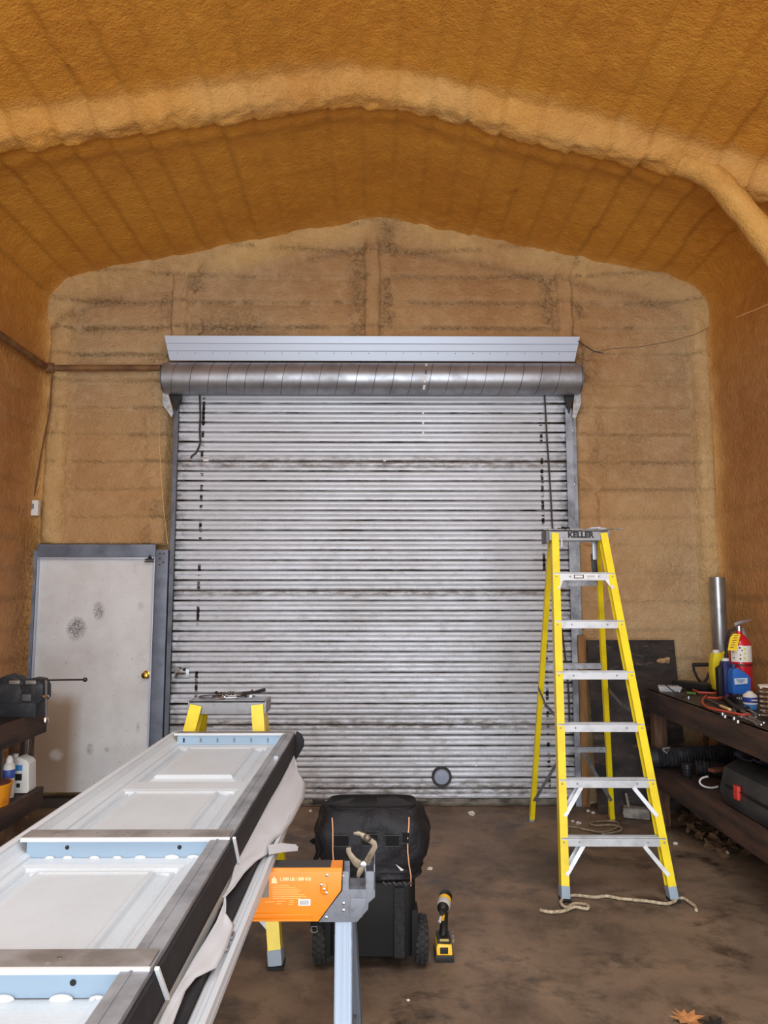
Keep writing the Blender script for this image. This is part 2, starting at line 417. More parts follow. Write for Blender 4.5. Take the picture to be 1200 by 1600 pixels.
CW = blendc((188, 160, 120), ((184, 146, 100), np.clip(.5+1.2*fbm(XX, ZZ, .7, 3, 49), 0, 1)), ((212, 178, 120), pw_))
Pw = np.stack([XX, YB-d, ZZ], -1)
tag(gridmesh('wall_back', Pw, FOAM_W, dirtw, flip=True, colr=CW), 'back gable wall in tan sprayed foam with horizontal ribs', kind='structure')

# front wall (behind the camera) with the open bay, ground outside
wallm = mat('plain_wall', (176, 130, 70), .8)
b = MB()
b.box((-2.65, YF-.06, 2.1), (.9, .1, 4.6)); b.box((2.65, YF-.06, 2.1), (.9, .1, 4.6)); b.box((0, YF-.06, 4.3), (4.4, .1, 1.3))
tag(b.build('wall_front', wallm), 'front wall around the open bay behind the viewer', kind='structure')
b = MB().box((0, (YF+YB+.3)/2, -.05), (5.9, YB+.3-YF, .1))
CONC = conc_mat()
tag(b.build('floor', CONC, smooth=0), 'stained dark brown concrete floor', kind='structure')
b = MB().box((0, YF-6.2, -.06), (30, 12, .1))
tag(b.build('ground_outside', mat('yard', (150, 148, 142), .9)), 'pale yard outside the open bay', 'ground', kind='structure')

# diagonal knee braces of the arched frame, foam covered
def lumpy(path, r, m, name, seg=14, k=.18, n=26):
    P0 = [Vector(p) for p in path]; pts = []
    L = len(P0)-1
    for i in range(n+1):
        t = i/n*L; j = min(int(t), L-1); f = t-j; pts.append(P0[j].lerp(P0[j+1], f))
    # smooth
    for _ in range(3): pts = [pts[0]]+[(pts[i-1]+pts[i]*2+pts[i+1])/4 for i in range(1, n)]+[pts[-1]]
    rr = [r*(1+k*(random.random()-.5)+.25*math.exp(-min(i, n-i)/1.8)) for i in range(n+1)]
    b = MB().tube(pts, rr, seg)
    b.v = [tuple(Vector(v)+Vector((random.uniform(-1, 1), random.uniform(-1, 1), random.uniform(-1, 1)))*.006) for v in b.v]
    o = b.build(name, m, smooth=3, subd=1); me = o.data
    at = me.attributes.new('foam', 'FLOAT_COLOR', 'POINT'); at.data.foreach_set('color', (list(lin((212, 164, 88)))+[1])*len(me.vertices)); return o
yk = 4.27+.08*2.3
o = lumpy([(1.86, yk-.03, 4.42), (2.12, yk-.05, 4.28), (2.42, yk-.03, 3.90), (2.78, yk, 3.40)], .082, FOAM_C, 'trim_1')
tag(o, 'foam covered diagonal brace under the right eave', kind='structure')
yk = 4.27-.08*2.3
o = lumpy([(-2.16, yk-.0, 4.42), (-2.36, yk-.02, 4.28), (-2.56, yk-.0, 3.95), (-2.78, yk, 3.52)], .08, FOAM_C, 'trim_2')
tag(o, 'foam covered diagonal brace under the left eave', kind='structure')

# ================================================================== ROLLER DOOR
galv = mat('galvanised', (165, 168, 174), .32, 1, (120, 123, 130), 9, .35, .7, rough2=.5)
steel = mat('grey_steel', (108, 114, 124), .5, .6, (76, 80, 88), 7, .4, .7, col3=(50, 46, 44), ns3=30, lo3=.6, hi3=.75)
whitep = mat('white_painted_steel', (188, 202, 222), .35, .1)
brass = mat('brass', (196, 150, 70), .25, 1)
blackp = mat('black_plastic', (22, 22, 24), .5)
screwm = mat('screw_steel', (190, 192, 196), .3, 1)

def slat_mat():
    m = bpy.data.materials.new('roller_slat'); m.use_nodes = True
    nt = m.node_tree; N = nt.nodes; L = nt.links; p = N['Principled BSDF']
    g = N.new('ShaderNodeNewGeometry'); sep = N.new('ShaderNodeSeparateXYZ'); L.new(g.outputs['Position'], sep.inputs[0])
    tc = N.new('ShaderNodeTexCoord'); so = N.new('ShaderNodeSeparateXYZ'); L.new(tc.outputs['Object'], so.inputs[0])
    def M(op, a, b_=None, c=None):
        n = N.new('ShaderNodeMath'); n.operation = op
        for i, v in enumerate((a, b_, c)):
            if v is None: continue
            if isinstance(v, (int, float)): n.inputs[i].default_value = v
            else: L.new(v, n.inputs[i])
        return n.outputs[0]
    def R(x, a, b_, c=0, d_=1):
        r = N.new('ShaderNodeMapRange'); r.inputs[1].default_value = a; r.inputs[2].default_value = b_; r.inputs[3].default_value = c; r.inputs[4].default_value = d_
        L.new(x, r.inputs[0]); return r.outputs[0]
    def nz(scale, st, det=6, rgh=.65):
        mp = N.new('ShaderNodeMapping'); mp.inputs['Scale'].default_value = st; L.new(g.outputs['Position'], mp.inputs[0])
        n = N.new('ShaderNodeTexNoise'); n.inputs['Scale'].default_value = scale; n.inputs['Detail'].default_value = det; n.inputs['Roughness'].default_value = rgh
        L.new(mp.outputs[0], n.inputs['Vector']); return n.outputs['Fac']
    def mix(f, x, y):
        q = N.new('ShaderNodeMix'); q.data_type = 'RGBA'; L.new(f, q.inputs[0])
        for i, v in ((6, x), (7, y)):
            if isinstance(v, tuple): q.inputs[i].default_value = v
            else: L.new(v, q.inputs[i])
        return q.outputs[2]
    zl = so.outputs['Z']
    low = R(sep.outputs['Z'], 3.2, .1)            # dirtier towards the ground
    big = nz(1.1, (1, 1, 1.6)); fine = nz(9, (1, 1, 3), 8, .75); streak = nz(26, (.35, 1, 2.5), 6, .7); vert = nz(70, (1, 1, .12), 4, .6)
    base = mix(R(big, .35, .7), (*lin((210, 217, 228)), 1), (*lin((192, 197, 204)), 1))
    f1 = M('MULTIPLY', R(fine, .48, .72), M('ADD', M('MULTIPLY', low, .5), .06))
    base = mix(f1, base, (*lin((118, 108, 96)), 1))
    # fine dust in vertical scratches
    f2 = M('MULTIPLY', M('MULTIPLY', R(vert, .5, .7), R(streak, .45, .65)), M('ADD', M('MULTIPLY', low, .35), .1))
    base = mix(f2, base, (*lin((96, 88, 80)), 1))
    # black grease close to the joint of each slat, heavier in some lengths
    nearj = M('MAXIMUM', R(zl, .013, .004), R(zl, .072, .081))
    blot = M('MULTIPLY', R(nz(1.3, (1, 1, 9), 7, .75), .40, .62), R(streak, .36, .56))
    ex = M('ABSOLUTE', M('ADD', sep.outputs['X'], .055)); ends = R(ex, 1.36, 1.60)
    f3 = M('MINIMUM', M('MULTIPLY', nearj, M('ADD', M('MULTIPLY', blot, 1.0), M('ADD', M('MULTIPLY', ends, .7), .10))), 1)
    base = mix(f3, base, (*lin((30, 26, 24)), 1))
    e2 = M('MULTIPLY', R(ex, 1.50, 1.62), R(nz(12, (1, 1, 1.5), 5, .6), .42, .56)); base = mix(M('MULTIPLY', e2, .8), base, (*lin((26, 25, 26)), 1))
    # row of dark strap marks near both ends
    st = M('MULTIPLY', R(M('ABSOLUTE', M('SUBTRACT', ex, 1.40)), .014, .009), R(nz(16, (.2, 1, 1), 4, .6), .50, .56)); base = mix(st, base, (*lin((28, 27, 28)), 1))
    # brown bands of grime where the curtain was knocked
    for zc, wd in ((2.72, .07), (1.66, .04), (.62, .06), (.12, .09)):
        bd = M('MULTIPLY', R(M('ABSOLUTE', M('SUBTRACT', sep.outputs['Z'], zc)), wd, wd*.3), R(fine, .38, .6))
        base = mix(M('MULTIPLY', bd, .75), base, (*lin((92, 80, 66)), 1))
    L.new(base, p.inputs['Base Color']); p.inputs['Metallic'].default_value = .12
    L.new(R(f1, 0, .6, .34, .7), p.inputs['Roughness'])
    return m
SLAT = slat_mat()
DXL, DXR = -1.655, 1.560
YD = 6.02
door = empty('door_1', (-.05, YD, 0), label='wide galvanised roll-up door of dirty interlocking slats under a round steel barrel', kind='structure')
PS = .0815
def slat_profile():
    # (y outward towards the room is negative, z)
    pts = [(.010, .0), (.004, .003), (-.004, .008), (-.0065, .018), (-.006, .030), (-.002, .037), (.0015, .040), (-.002, .043), (-.0065, .052), (-.0075, .062), (-.004, .072), (.002, .0765), (.010, .0795)]
    back = [(.016, .078), (.016, .002)]
    return pts+back
def slat_mesh():
    b = MB(); pr = slat_profile(); n = len(pr)
    vs = [(x, y, z) for x in (DXL+.05, DXR+.05) for y, z in pr]
    b.add(vs, [(i, (i+1) % n, (i+1) % n+n, i+n) for i in range(n)]+[tuple(range(n-1, -1, -1)), tuple(range(n, 2*n))])
    return b
first = None
nsl = 41
for i in range(nsl):
    jy = random.uniform(-.002, .002); jr = random.uniform(-.06, .06)
    if i in (8, 20, 33): jr = .16; jy = -.004
    off = (0, jy, .045+i*PS)
    if first is None:
        first = slat_mesh().build('slat', SLAT, door, local=True, smooth=.7); first.location = off; first.rotation_euler = (jr, 0, 0)
    else:
        o = sharecopy(first, 'slat', door, off, (jr, random.uniform(-.0006, .0006), 0))
b = MB().box((-.05, YD+.0, .024), (DXR-DXL, .03, .048)); b.box((-.05, YD-.022, .008), (DXR-DXL, .03, .006))
b.build('bottom_bar', mat('bottom_bar', (128, 122, 112), .6, .3, (60, 54, 48), 8, .4, .65, stretch=(1, 1, 3)), door, bevel=.003)
bolt = None
for x in (-.52, -.41):
    MB().lathe([(.0001, 0), (.012, 0), (.012, .006), (.006, .010), (.0001, .010)], (x, YD-.013, .03), (0, -1, 0), 10).build('bolt', screwm, door)
MB().box((-.47, YD-.02, .032), (.10, .012, .03)).build('lift_handle', mat('dark_metal', (60, 58, 56), .5, .7), door, bevel=.004)
# guides
for sgn, x, nm in ((-1, DXL, 'l'), (1, DXR, 'r')):
    b = MB()
    pr = [(-.02, -.05), (.05, -.05), (.05, -.044), (-.013, -.044), (-.013, .05), (-.02, .05)] if sgn < 0 else [(.02, -.05), (-.05, -.05), (-.05, -.044), (.013, -.044), (.013, .05), (.02, .05)]
    vs = [(x+sgn*.02+p[0]*(.8 if sgn > 0 else .5), YD+p[1], z) for z in (0, 3.17) for p in pr]; n = len(pr)
    b.add(vs, [(i, (i+1) % n, (i+1) % n+n, i+n) for i in range(n)]+[tuple(range(n)), tuple(range(2*n-1, n-1, -1))])
    b.box((x+sgn*(.055 if sgn > 0 else .038), YD+.012, 1.58), (.05 if sgn > 0 else .022, .012, 3.16))
    g = b.build('guide_rail', steel if sgn < 0 else mat('pale_guide_steel', (160, 168, 180), .45, .5, (110, 114, 122), 6), door)
    for k in range(7):
        MB().lathe([(.0001, 0), (.008, 0), (.008, .004), (.0001, .006)], (x+sgn*(.055 if sgn > 0 else .038), YD+.006, .3+k*.45), (0, -1, 0), 8).build('bolt', blackp if sgn < 0 else screwm, door)
# barrel with spiral seam
BC = PY(581, 592, 5.88); R0 = .128
bx0, bx1 = PY(258, 592, 5.88).x+.0, PY(904, 592, 5.88).x
barrel = MB().lathe([(.10, 0), (R0, .004), (R0, bx1-bx0-.004), (.10, bx1-bx0)], (bx0, 5.88, BC.z), (1, 0, 0), 48).build('barrel', mat('barrel_steel', (168, 172, 180), .38, .72, (136, 138, 144), 5, .4, .7, stretch=(1, 1, 1), rough2=.5), door, smooth=.9)
ph = .1475; turns = int((bx1-bx0)/ph)
path = []
for i in range(turns*26+1):
    a = i/26*2*PI; path.append((bx0+.02+i/26*ph, 5.88+math.cos(a)*(R0+.0003), BC.z-math.sin(a)*(R0+.0003)))
MB().tube(path, .0022, 5).build('seam', mat('seam', (84, 84, 88), .4, 1), barrel, local=False)
for x in (bx0-.006, bx1+.006):
    MB().lathe([(.0001, -.004), (.118, -.004), (.118, .004), (.0001, .004)], (x, 5.88, BC.z), (1, 0, 0), 30).build('end_cap', steel, door)
tape = mat('white_tape', (226, 226, 222), .6)
for k, (a0, a1) in enumerate(((-.95, -.62), (.1, .5), (.66, 1.0), (-.3, .0))):
    vs = []
    xx = PY(665, 592, 5.75).x+(.0 if k != 3 else .002)
    for i in range(6):
        a = a0+(a1-a0)*i/5
        for x in (xx-.009-.012*a, xx+.009-.012*a): vs.append((x, 5.88-math.cos(a)*(R0+.002), BC.z-math.sin(a)*(R0+.002)))
    MB().add(vs, [(2*i, 2*i+1, 2*i+3, 2*i+2) for i in range(5)]).build('tape_strip', tape if k != 3 else steel, barrel)
# flared hood slats above the barrel
hood = MB()
zt = 3.70; zb = 3.56
pr = [(5.83, 3.735), (5.845, 3.68), (5.852, 3.676), (5.85, 3.672), (5.868, 3.625), (5.876, 3.621), (5.874, 3.617), (5.90, 3.55), (5.905, 3.55), (5.88, 3.63), (5.86, 3.685), (5.836, 3.738)]
hx0, hx1 = -1.745, 1.64
vs = []
for x, fl in ((hx0, -1), (hx1, 1)):
    for y, z in pr: vs.append((x-fl*(3.735-z)*.16, y, z))
n = len(pr)
hood.add(vs, [(i, (i+1) % n, (i+1) % n+n, i+n) for i in range(n)]+[tuple(range(n)), tuple(range(2*n-1, n-1, -1))])
hood.box((-.05, 5.97, 3.735), (3.35, .20, .008))
ho = hood.build('hood', whitep, door, smooth=.3)
for k in range(24):
    x = hx0+.1+k*.142
    MB().lathe([(.0001, 0), (.004, 0), (.004, .002), (.0001, .002)], (x, 5.878, 3.606), (0, -1, .4), 6).build('rivet', blackp, ho)
# end brackets and white plates below the barrel
whiteplate = mat('chalky_white_plate', (190, 194, 202), .6, 0, (140, 140, 142), 25, .45, .65)
for sg, pts in ((-1, [(254, 615), (262, 612), (271, 645), (268, 652), (254, 632)]), (1, [(907, 615), (898, 612), (894, 652), (899, 655), (908, 630)])):
    P4 = [PY(x, y, 5.90) for x, y in pts]
    MB().prism(P4, (0, .006, 0)).build('end_plate', whiteplate, door)
    P4 = [PY(x, y, 5.93) for x, y in ([(262, 600), (282, 600), (282, 622), (274, 640), (268, 622)] if sg < 0 else [(900, 600), (882, 600), (884, 622), (890, 645), (896, 622)])]
    MB().prism(P4, (0, .05, 0)).build('bracket', blackp, door)
# latch on the left, round exhaust port, marks on slats
lt = MB().box(PY(284, 1051, YD-.012), (.115, .012, .085))
lo = lt.build('latch_plate', mat('bare_steel', (170, 172, 176), .35, .8, (60, 56, 52), 30, .5, .6), door, bevel=.003)
MB().cyl(PY(276, 1052, YD-.02), PY(290, 1052, YD-.02)+Vector((0, -.02, 0)), .008).build('latch_bolt', screwm, lo)
MB().lathe([(.0001, 0), (.014, 0), (.012, .012), (.0001, .014)], PY(288, 1046, YD-.018), (0, -1, 0), 10).build('keyhole', blackp, lo)
pc = PY(690, 1213, YD-.01)
po = MB().lathe([(.062, 0), (.078, 0), (.078, .022), (.070, .034), (.062, .034), (.058, .02), (.062, 0)], pc, (0, -1, 0), 32).build('exhaust_port', mat('dark_rubber', (52, 50, 50), .5), door)
MB().lathe([(.0001, .004), (.062, .004), (.062, .014), (.0001, .018)], pc, (0, -1, 0), 32).build('port_flap', mat('blue_grey_plastic', (150, 160, 182), .35), po)
for x, y, ww, hh in ((322, 714, .045, .07), (601, 718, .02, .03)):
    MB().box(PY(x, y, YD-.01), (ww, .003, hh)).build('sticker', tape, door)
for y in (645, 661, 677):
    MB().box(PY(661, y, YD-.01), (.018, .003, .025)).build('tape_strip', tape, door)
for x, y in ((564, 1174), (744, 1194)):
    MB().box(PY(x, y, YD-.01), (.012, .003, .035)).build('tape_strip', tape, door)

# ================================================================== MAN DOOR
jam = mat('jamb_steel', (118, 126, 142), .5, .35, (88, 94, 106), 6, .4, .7, col3=(140, 146, 156), ns3=28, lo3=.6, hi3=.8)
def doorskin():
    m = mat('door_skin', (214, 216, 218), .55, 0, (196, 196, 196), 3, .4, .7, bump=.15, bs=220, col3=(92, 86, 80), ns3=48, lo3=.64, hi3=.72)
    nt = m.node_tree; N = nt.nodes; L = nt.links; p = N['Principled BSDF']
    cur = p.inputs['Base Color'].links[0].from_socket
    g = N.new('ShaderNodeNewGeometry'); sep = N.new('ShaderNodeSeparateXYZ'); L.new(g.outputs['Position'], sep.inputs[0])
    n = N.new('ShaderNodeTexNoise'); n.inputs['Scale'].default_value = 9; n.inputs['Detail'].default_value = 6; L.new(g.outputs['Position'], n.inputs['Vector'])
    n2 = N.new('ShaderNodeTexNoise'); n2.inputs['Scale'].default_value = 130; n2.inputs['Detail'].default_value = 2; L.new(g.outputs['Position'], n2.inputs['Vector'])
    def M(op, a, b_=None):
        q = N.new('ShaderNodeMath'); q.operation = op
        for i, v in enumerate((a, b_)):
            if v is None: continue
            if isinstance(v, (int, float)): q.inputs[i].default_value = v
            else: L.new(v, q.inputs[i])
        return q.outputs[0]
    def R(x, a, b_, c=0, d_=1):
        r = N.new('ShaderNodeMapRange'); r.inputs[1].default_value = a; r.inputs[2].default_value = b_; r.inputs[3].default_value = c; r.inputs[4].default_value = d_
        L.new(x, r.inputs[0]); return r.outputs[0]
    def blob(px_, py_, rx, rz_, k, col, nzz=True):
        global_c = PY(px_, py_, 5.98)
        dx = M('DIVIDE', M('SUBTRACT', sep.outputs['X'], global_c.x), rx); dz_ = M('DIVIDE', M('SUBTRACT', sep.outputs['Z'], global_c.z), rz_)
        d2 = M('ADD', M('MULTIPLY', dx, dx), M('MULTIPLY', dz_, dz_))
        f = R(M('ADD', d2, M('MULTIPLY', M('SUBTRACT', n.outputs['Fac'], .5), 1.4)), 1.0, .15)
        f = M('MULTIPLY', f, k)
        if nzz: f = M('MULTIPLY', f, R(n2.outputs['Fac'], .35, .6))
        return f, (*lin(col), 1)
    for args in ((118, 983, .085, .11, .95, (70, 68, 68)), (154, 955, .05, .085, .8, (86, 84, 84)), (219, 946, .03, .04, .45, (130, 126, 120)),
                 (140, 1170, .03, .05, .6, (100, 96, 92)), (166, 1172, .03, .03, .5, (100, 96, 92)), (215, 1137, .02, .06, .5, (100, 96, 92)), (180, 1235, .12, .05, .4, (120, 116, 110))):
        f, c = blob(*args); q = N.new('ShaderNodeMix'); q.data_type = 'RGBA'; L.new(f, q.inputs[0]); L.new(cur, q.inputs[6]); q.inputs[7].default_value = c; cur = q.outputs[2]
    # tan patch low on the hinge side
    f = M('MULTIPLY', R(sep.outputs['X'], PY(118, 1150, 5.98).x+.05, PY(104, 1150, 5.98).x), R(M('ADD', sep.outputs['Z'], M('MULTIPLY', n.outputs['Fac'], .1)), PY(90, 1085, 5.98).z+.08, PY(90, 1092, 5.98).z-.0))
    f = M('MULTIPLY', f, .85); q = N.new('ShaderNodeMix'); q.data_type = 'RGBA'; L.new(f, q.inputs[0]); L.new(cur, q.inputs[6]); q.inputs[7].default_value = (*lin((150, 126, 98)), 1); cur = q.outputs[2]
    f, c = blob(88, 1180, .06, .055, .8, (206, 206, 206), False); q = N.new('ShaderNodeMix'); q.data_type = 'RGBA'; L.new(f, q.inputs[0]); L.new(cur, q.inputs[6]); q.inputs[7].default_value = c; cur = q.outputs[2]
    L.new(cur, p.inputs['Base Color']); return m
d2 = empty('door_2', (-2.27, 5.98, 0), label='scuffed off-white steel man door in a grey steel frame left of the roll-up door', kind='structure')
XL, XR, ZT = -2.745, -1.80, 1.945
MB().box(((XL+XR)/2, 6.01, (ZT+.09)/2+.02), (XR-XL, .045, ZT-.09)).build('slab', doorskin(), d2, bevel=.003)
b = MB()
b.box((XL-.052, 5.985, 1.0), (.10, .05, 2.0)); b.box((XR+.055, 5.985, 1.0), (.10, .05, 2.0)); b.box(((XL+XR)/2, 5.985, ZT+.05), (XR-XL+.005, .05, .10))
b.build('frame', jam, d2, bevel=.006)
b = MB()
b.box((XL+.008, 5.975, .98), (.012, .03, 1.93)); b.box((XR-.006, 5.975, .98), (.014, .03, 1.93)); b.box(((XL+XR)/2, 5.975, ZT-.012), (XR-XL, .03, .014))
b.build('door_stop', mat('pale_stop', (182, 190, 206), .4, .3), d2, bevel=.002)
MB().box(((XL+XR)/2, 6.0, .035), (XR-XL+.16, .09, .07)).build('sill', mat('dirty_sill', (58, 50, 44), .7), d2, bevel=.005)
kc = PY(227, 1055, 5.95)
k = MB().lathe([(.0001, 0), (.033, 0), (.033, .006), (.014, .012), (.012, .028), (.022, .036), (.028, .048), (.024, .062), (.0001, .066)], (kc.x, 5.988, kc.z), (0, -1, 0), 24).build('knob', brass, d2)
b = MB(); c0 = PY(234, 874, 5.96)
b.box(c0, (.07, .025, .012)); b.box(c0+Vector((0, -.01, -.018)), (.075, .012, .010)); b.prism([c0+Vector((-.02, 0, .006)), c0+Vector((.02, 0, .006)), c0+Vector((.0, 0, .04))], (0, .008, 0))
b.build('chain_guard', blackp, d2)
for x, z in ((XL-.07, 1.96), (XL-.03, 1.96), (XL-.05, 1.90), (XR+.04, 1.97), (XR+.07, 1.97), (XR+.04, 1.93), (XR+.07, 1.90), (XR+.04, 1.88)):
    MB().lathe([(.0001, 0), (.007, 0), (.007, .003), (.0001, .004)], (x, 5.961, z), (0, -1, 0), 8).build('screw', blackp, d2)

# ================================================================== CONDUITS, SWITCH, WIRES
pipec = mat('rust_brown_pipe', (134, 98, 60), .6, 0, (96, 66, 42), 8, .4, .65, bump=.3, bs=60)
b = MB()
P0 = PX(-40, 517, -2.70); corner = Vector((-2.72, 5.86, 3.49))
b.tube([Vector((-2.70, 4.2, 3.485)), corner], .028, 12)
b.build('pipe_run', pipec); bpy.data.objects['pipe_run'].name = 'side_pipe'
tag(bpy.data.objects['side_pipe'], 'brown pipe running along the left wall into the corner', 'pipe')
b = MB(); b.tube([corner+Vector((.03, .06, 0)), Vector((-1.80, 5.94, 3.50))], .026, 12)
o = b.build('corner_pipe', pipec); tag(o, 'brown pipe across the back wall from the corner to the door barrel', 'pipe')
MB().cyl(corner+Vector((-.015, .05, 0)), corner+Vector((.05, .065, 0)), .042).build('coupling', pipec, o)
sw_ = PY(53, 794, 5.93)
wp = mat('white_plastic', (214, 214, 210), .45)
s0 = empty('light_switch', (sw_.x, 5.95, sw_.z-.07), label='white surface box with a switch high on the back wall left corner', cat='switch')
MB().box((sw_.x, 5.93, sw_.z), (.088, .05, .125)).build('box', wp, s0, bevel=.008)
MB().box((sw_.x, 5.902, sw_.z+.012), (.022, .012, .04)).build('toggle', mat('grey_toggle', (120, 122, 124), .5), s0, bevel=.003)
o = MB().tube([PY(82, 585, 5.90), PY(78, 640, 5.915), PY(66, 700, 5.93), PY(52, 782, 5.93)], .007, 6).build('switch_cable', mat('brown_cable', (104, 72, 42), .6))
tag(o, 'brown cable dropping from the corner pipe to the white switch box', 'cable')
def wire(name, pts, Yv, r, m, label, cat='wire', sag=0):
    P3 = [PY(x, y, Yv) for x, y in pts]
    o = MB().tube(P3, r, 6).build(name, m); return tag(o, label, cat)
strawm = mat('pale_string', (206, 180, 120), .7); dkw = mat('dark_wire', (58, 52, 48), .6)
wire('string', [(248, 655), (249, 690), (251, 735), (256, 800), (262, 850)], 5.90, .0025, strawm, 'thin pale string hanging left of the roll-up door', 'string')
wire('strap', [(312, 618), (313, 650), (312, 672), (313, 692), (310, 700), (306, 708), (300, 712), (298, 716)], 5.985, .008, dkw, 'short frayed dark strap hanging over the left of the roll-up door', 'strap')
wire('pull_rope', [(851, 618), (853, 650), (855, 690), (858, 730), (861, 780), (863, 820), (868, 880), (872, 940), (880, 1000), (886, 1050), (889, 1090), (890, 1130)], 5.975, .0065, dkw, 'long dark rope hanging down the right of the roll-up door', 'rope')
wire('loose_wire', [(903, 533), (915, 541), (928, 549), (943, 552)], 5.84, .005, dkw, 'short brown wire sticking out of the foam right of the hood', 'wire')
wire('thin_wire', [(925, 551), (955, 545), (1000, 542), (1050, 533), (1085, 523), (1108, 512)], 5.88, .002, dkw, 'hair thin wire strung along the foam to the right corner', 'wire')
P3 = [PX(1150, 496, 2.68), PX(1165, 490, 2.68), PX(1185, 482, 2.68), PX(1205, 473, 2.68)]
o = MB().tube(P3, .004, 6).build('bright_wire', mat('copperish', (232, 190, 140), .4)); tag(o, 'bright thin wire along the right wall', 'wire')

# ================================================================== STEP LADDERS
yel = mat('yellow_fibreglass', (238, 214, 20), .42, 0, (220, 196, 24), 7, .45, .7, coat=.1)
alu = mat('aluminium', (200, 204, 210), .42, .3, (176, 180, 184), 14, .45, .7, rough2=.5)
alud = mat('dull_aluminium', (160, 164, 172), .45, .7, (120, 122, 126), 14, .45, .7)
capm = mat('grey_cap', (150, 152, 158), .5, .15, (120, 122, 126), 20, .5, .7)
footm = mat('blue_grey_foot', (140, 156, 172), .55)
rubber = mat('black_rubber', (20, 20, 20), .8)
ink = mat('black_ink', (18, 18, 20), .6)

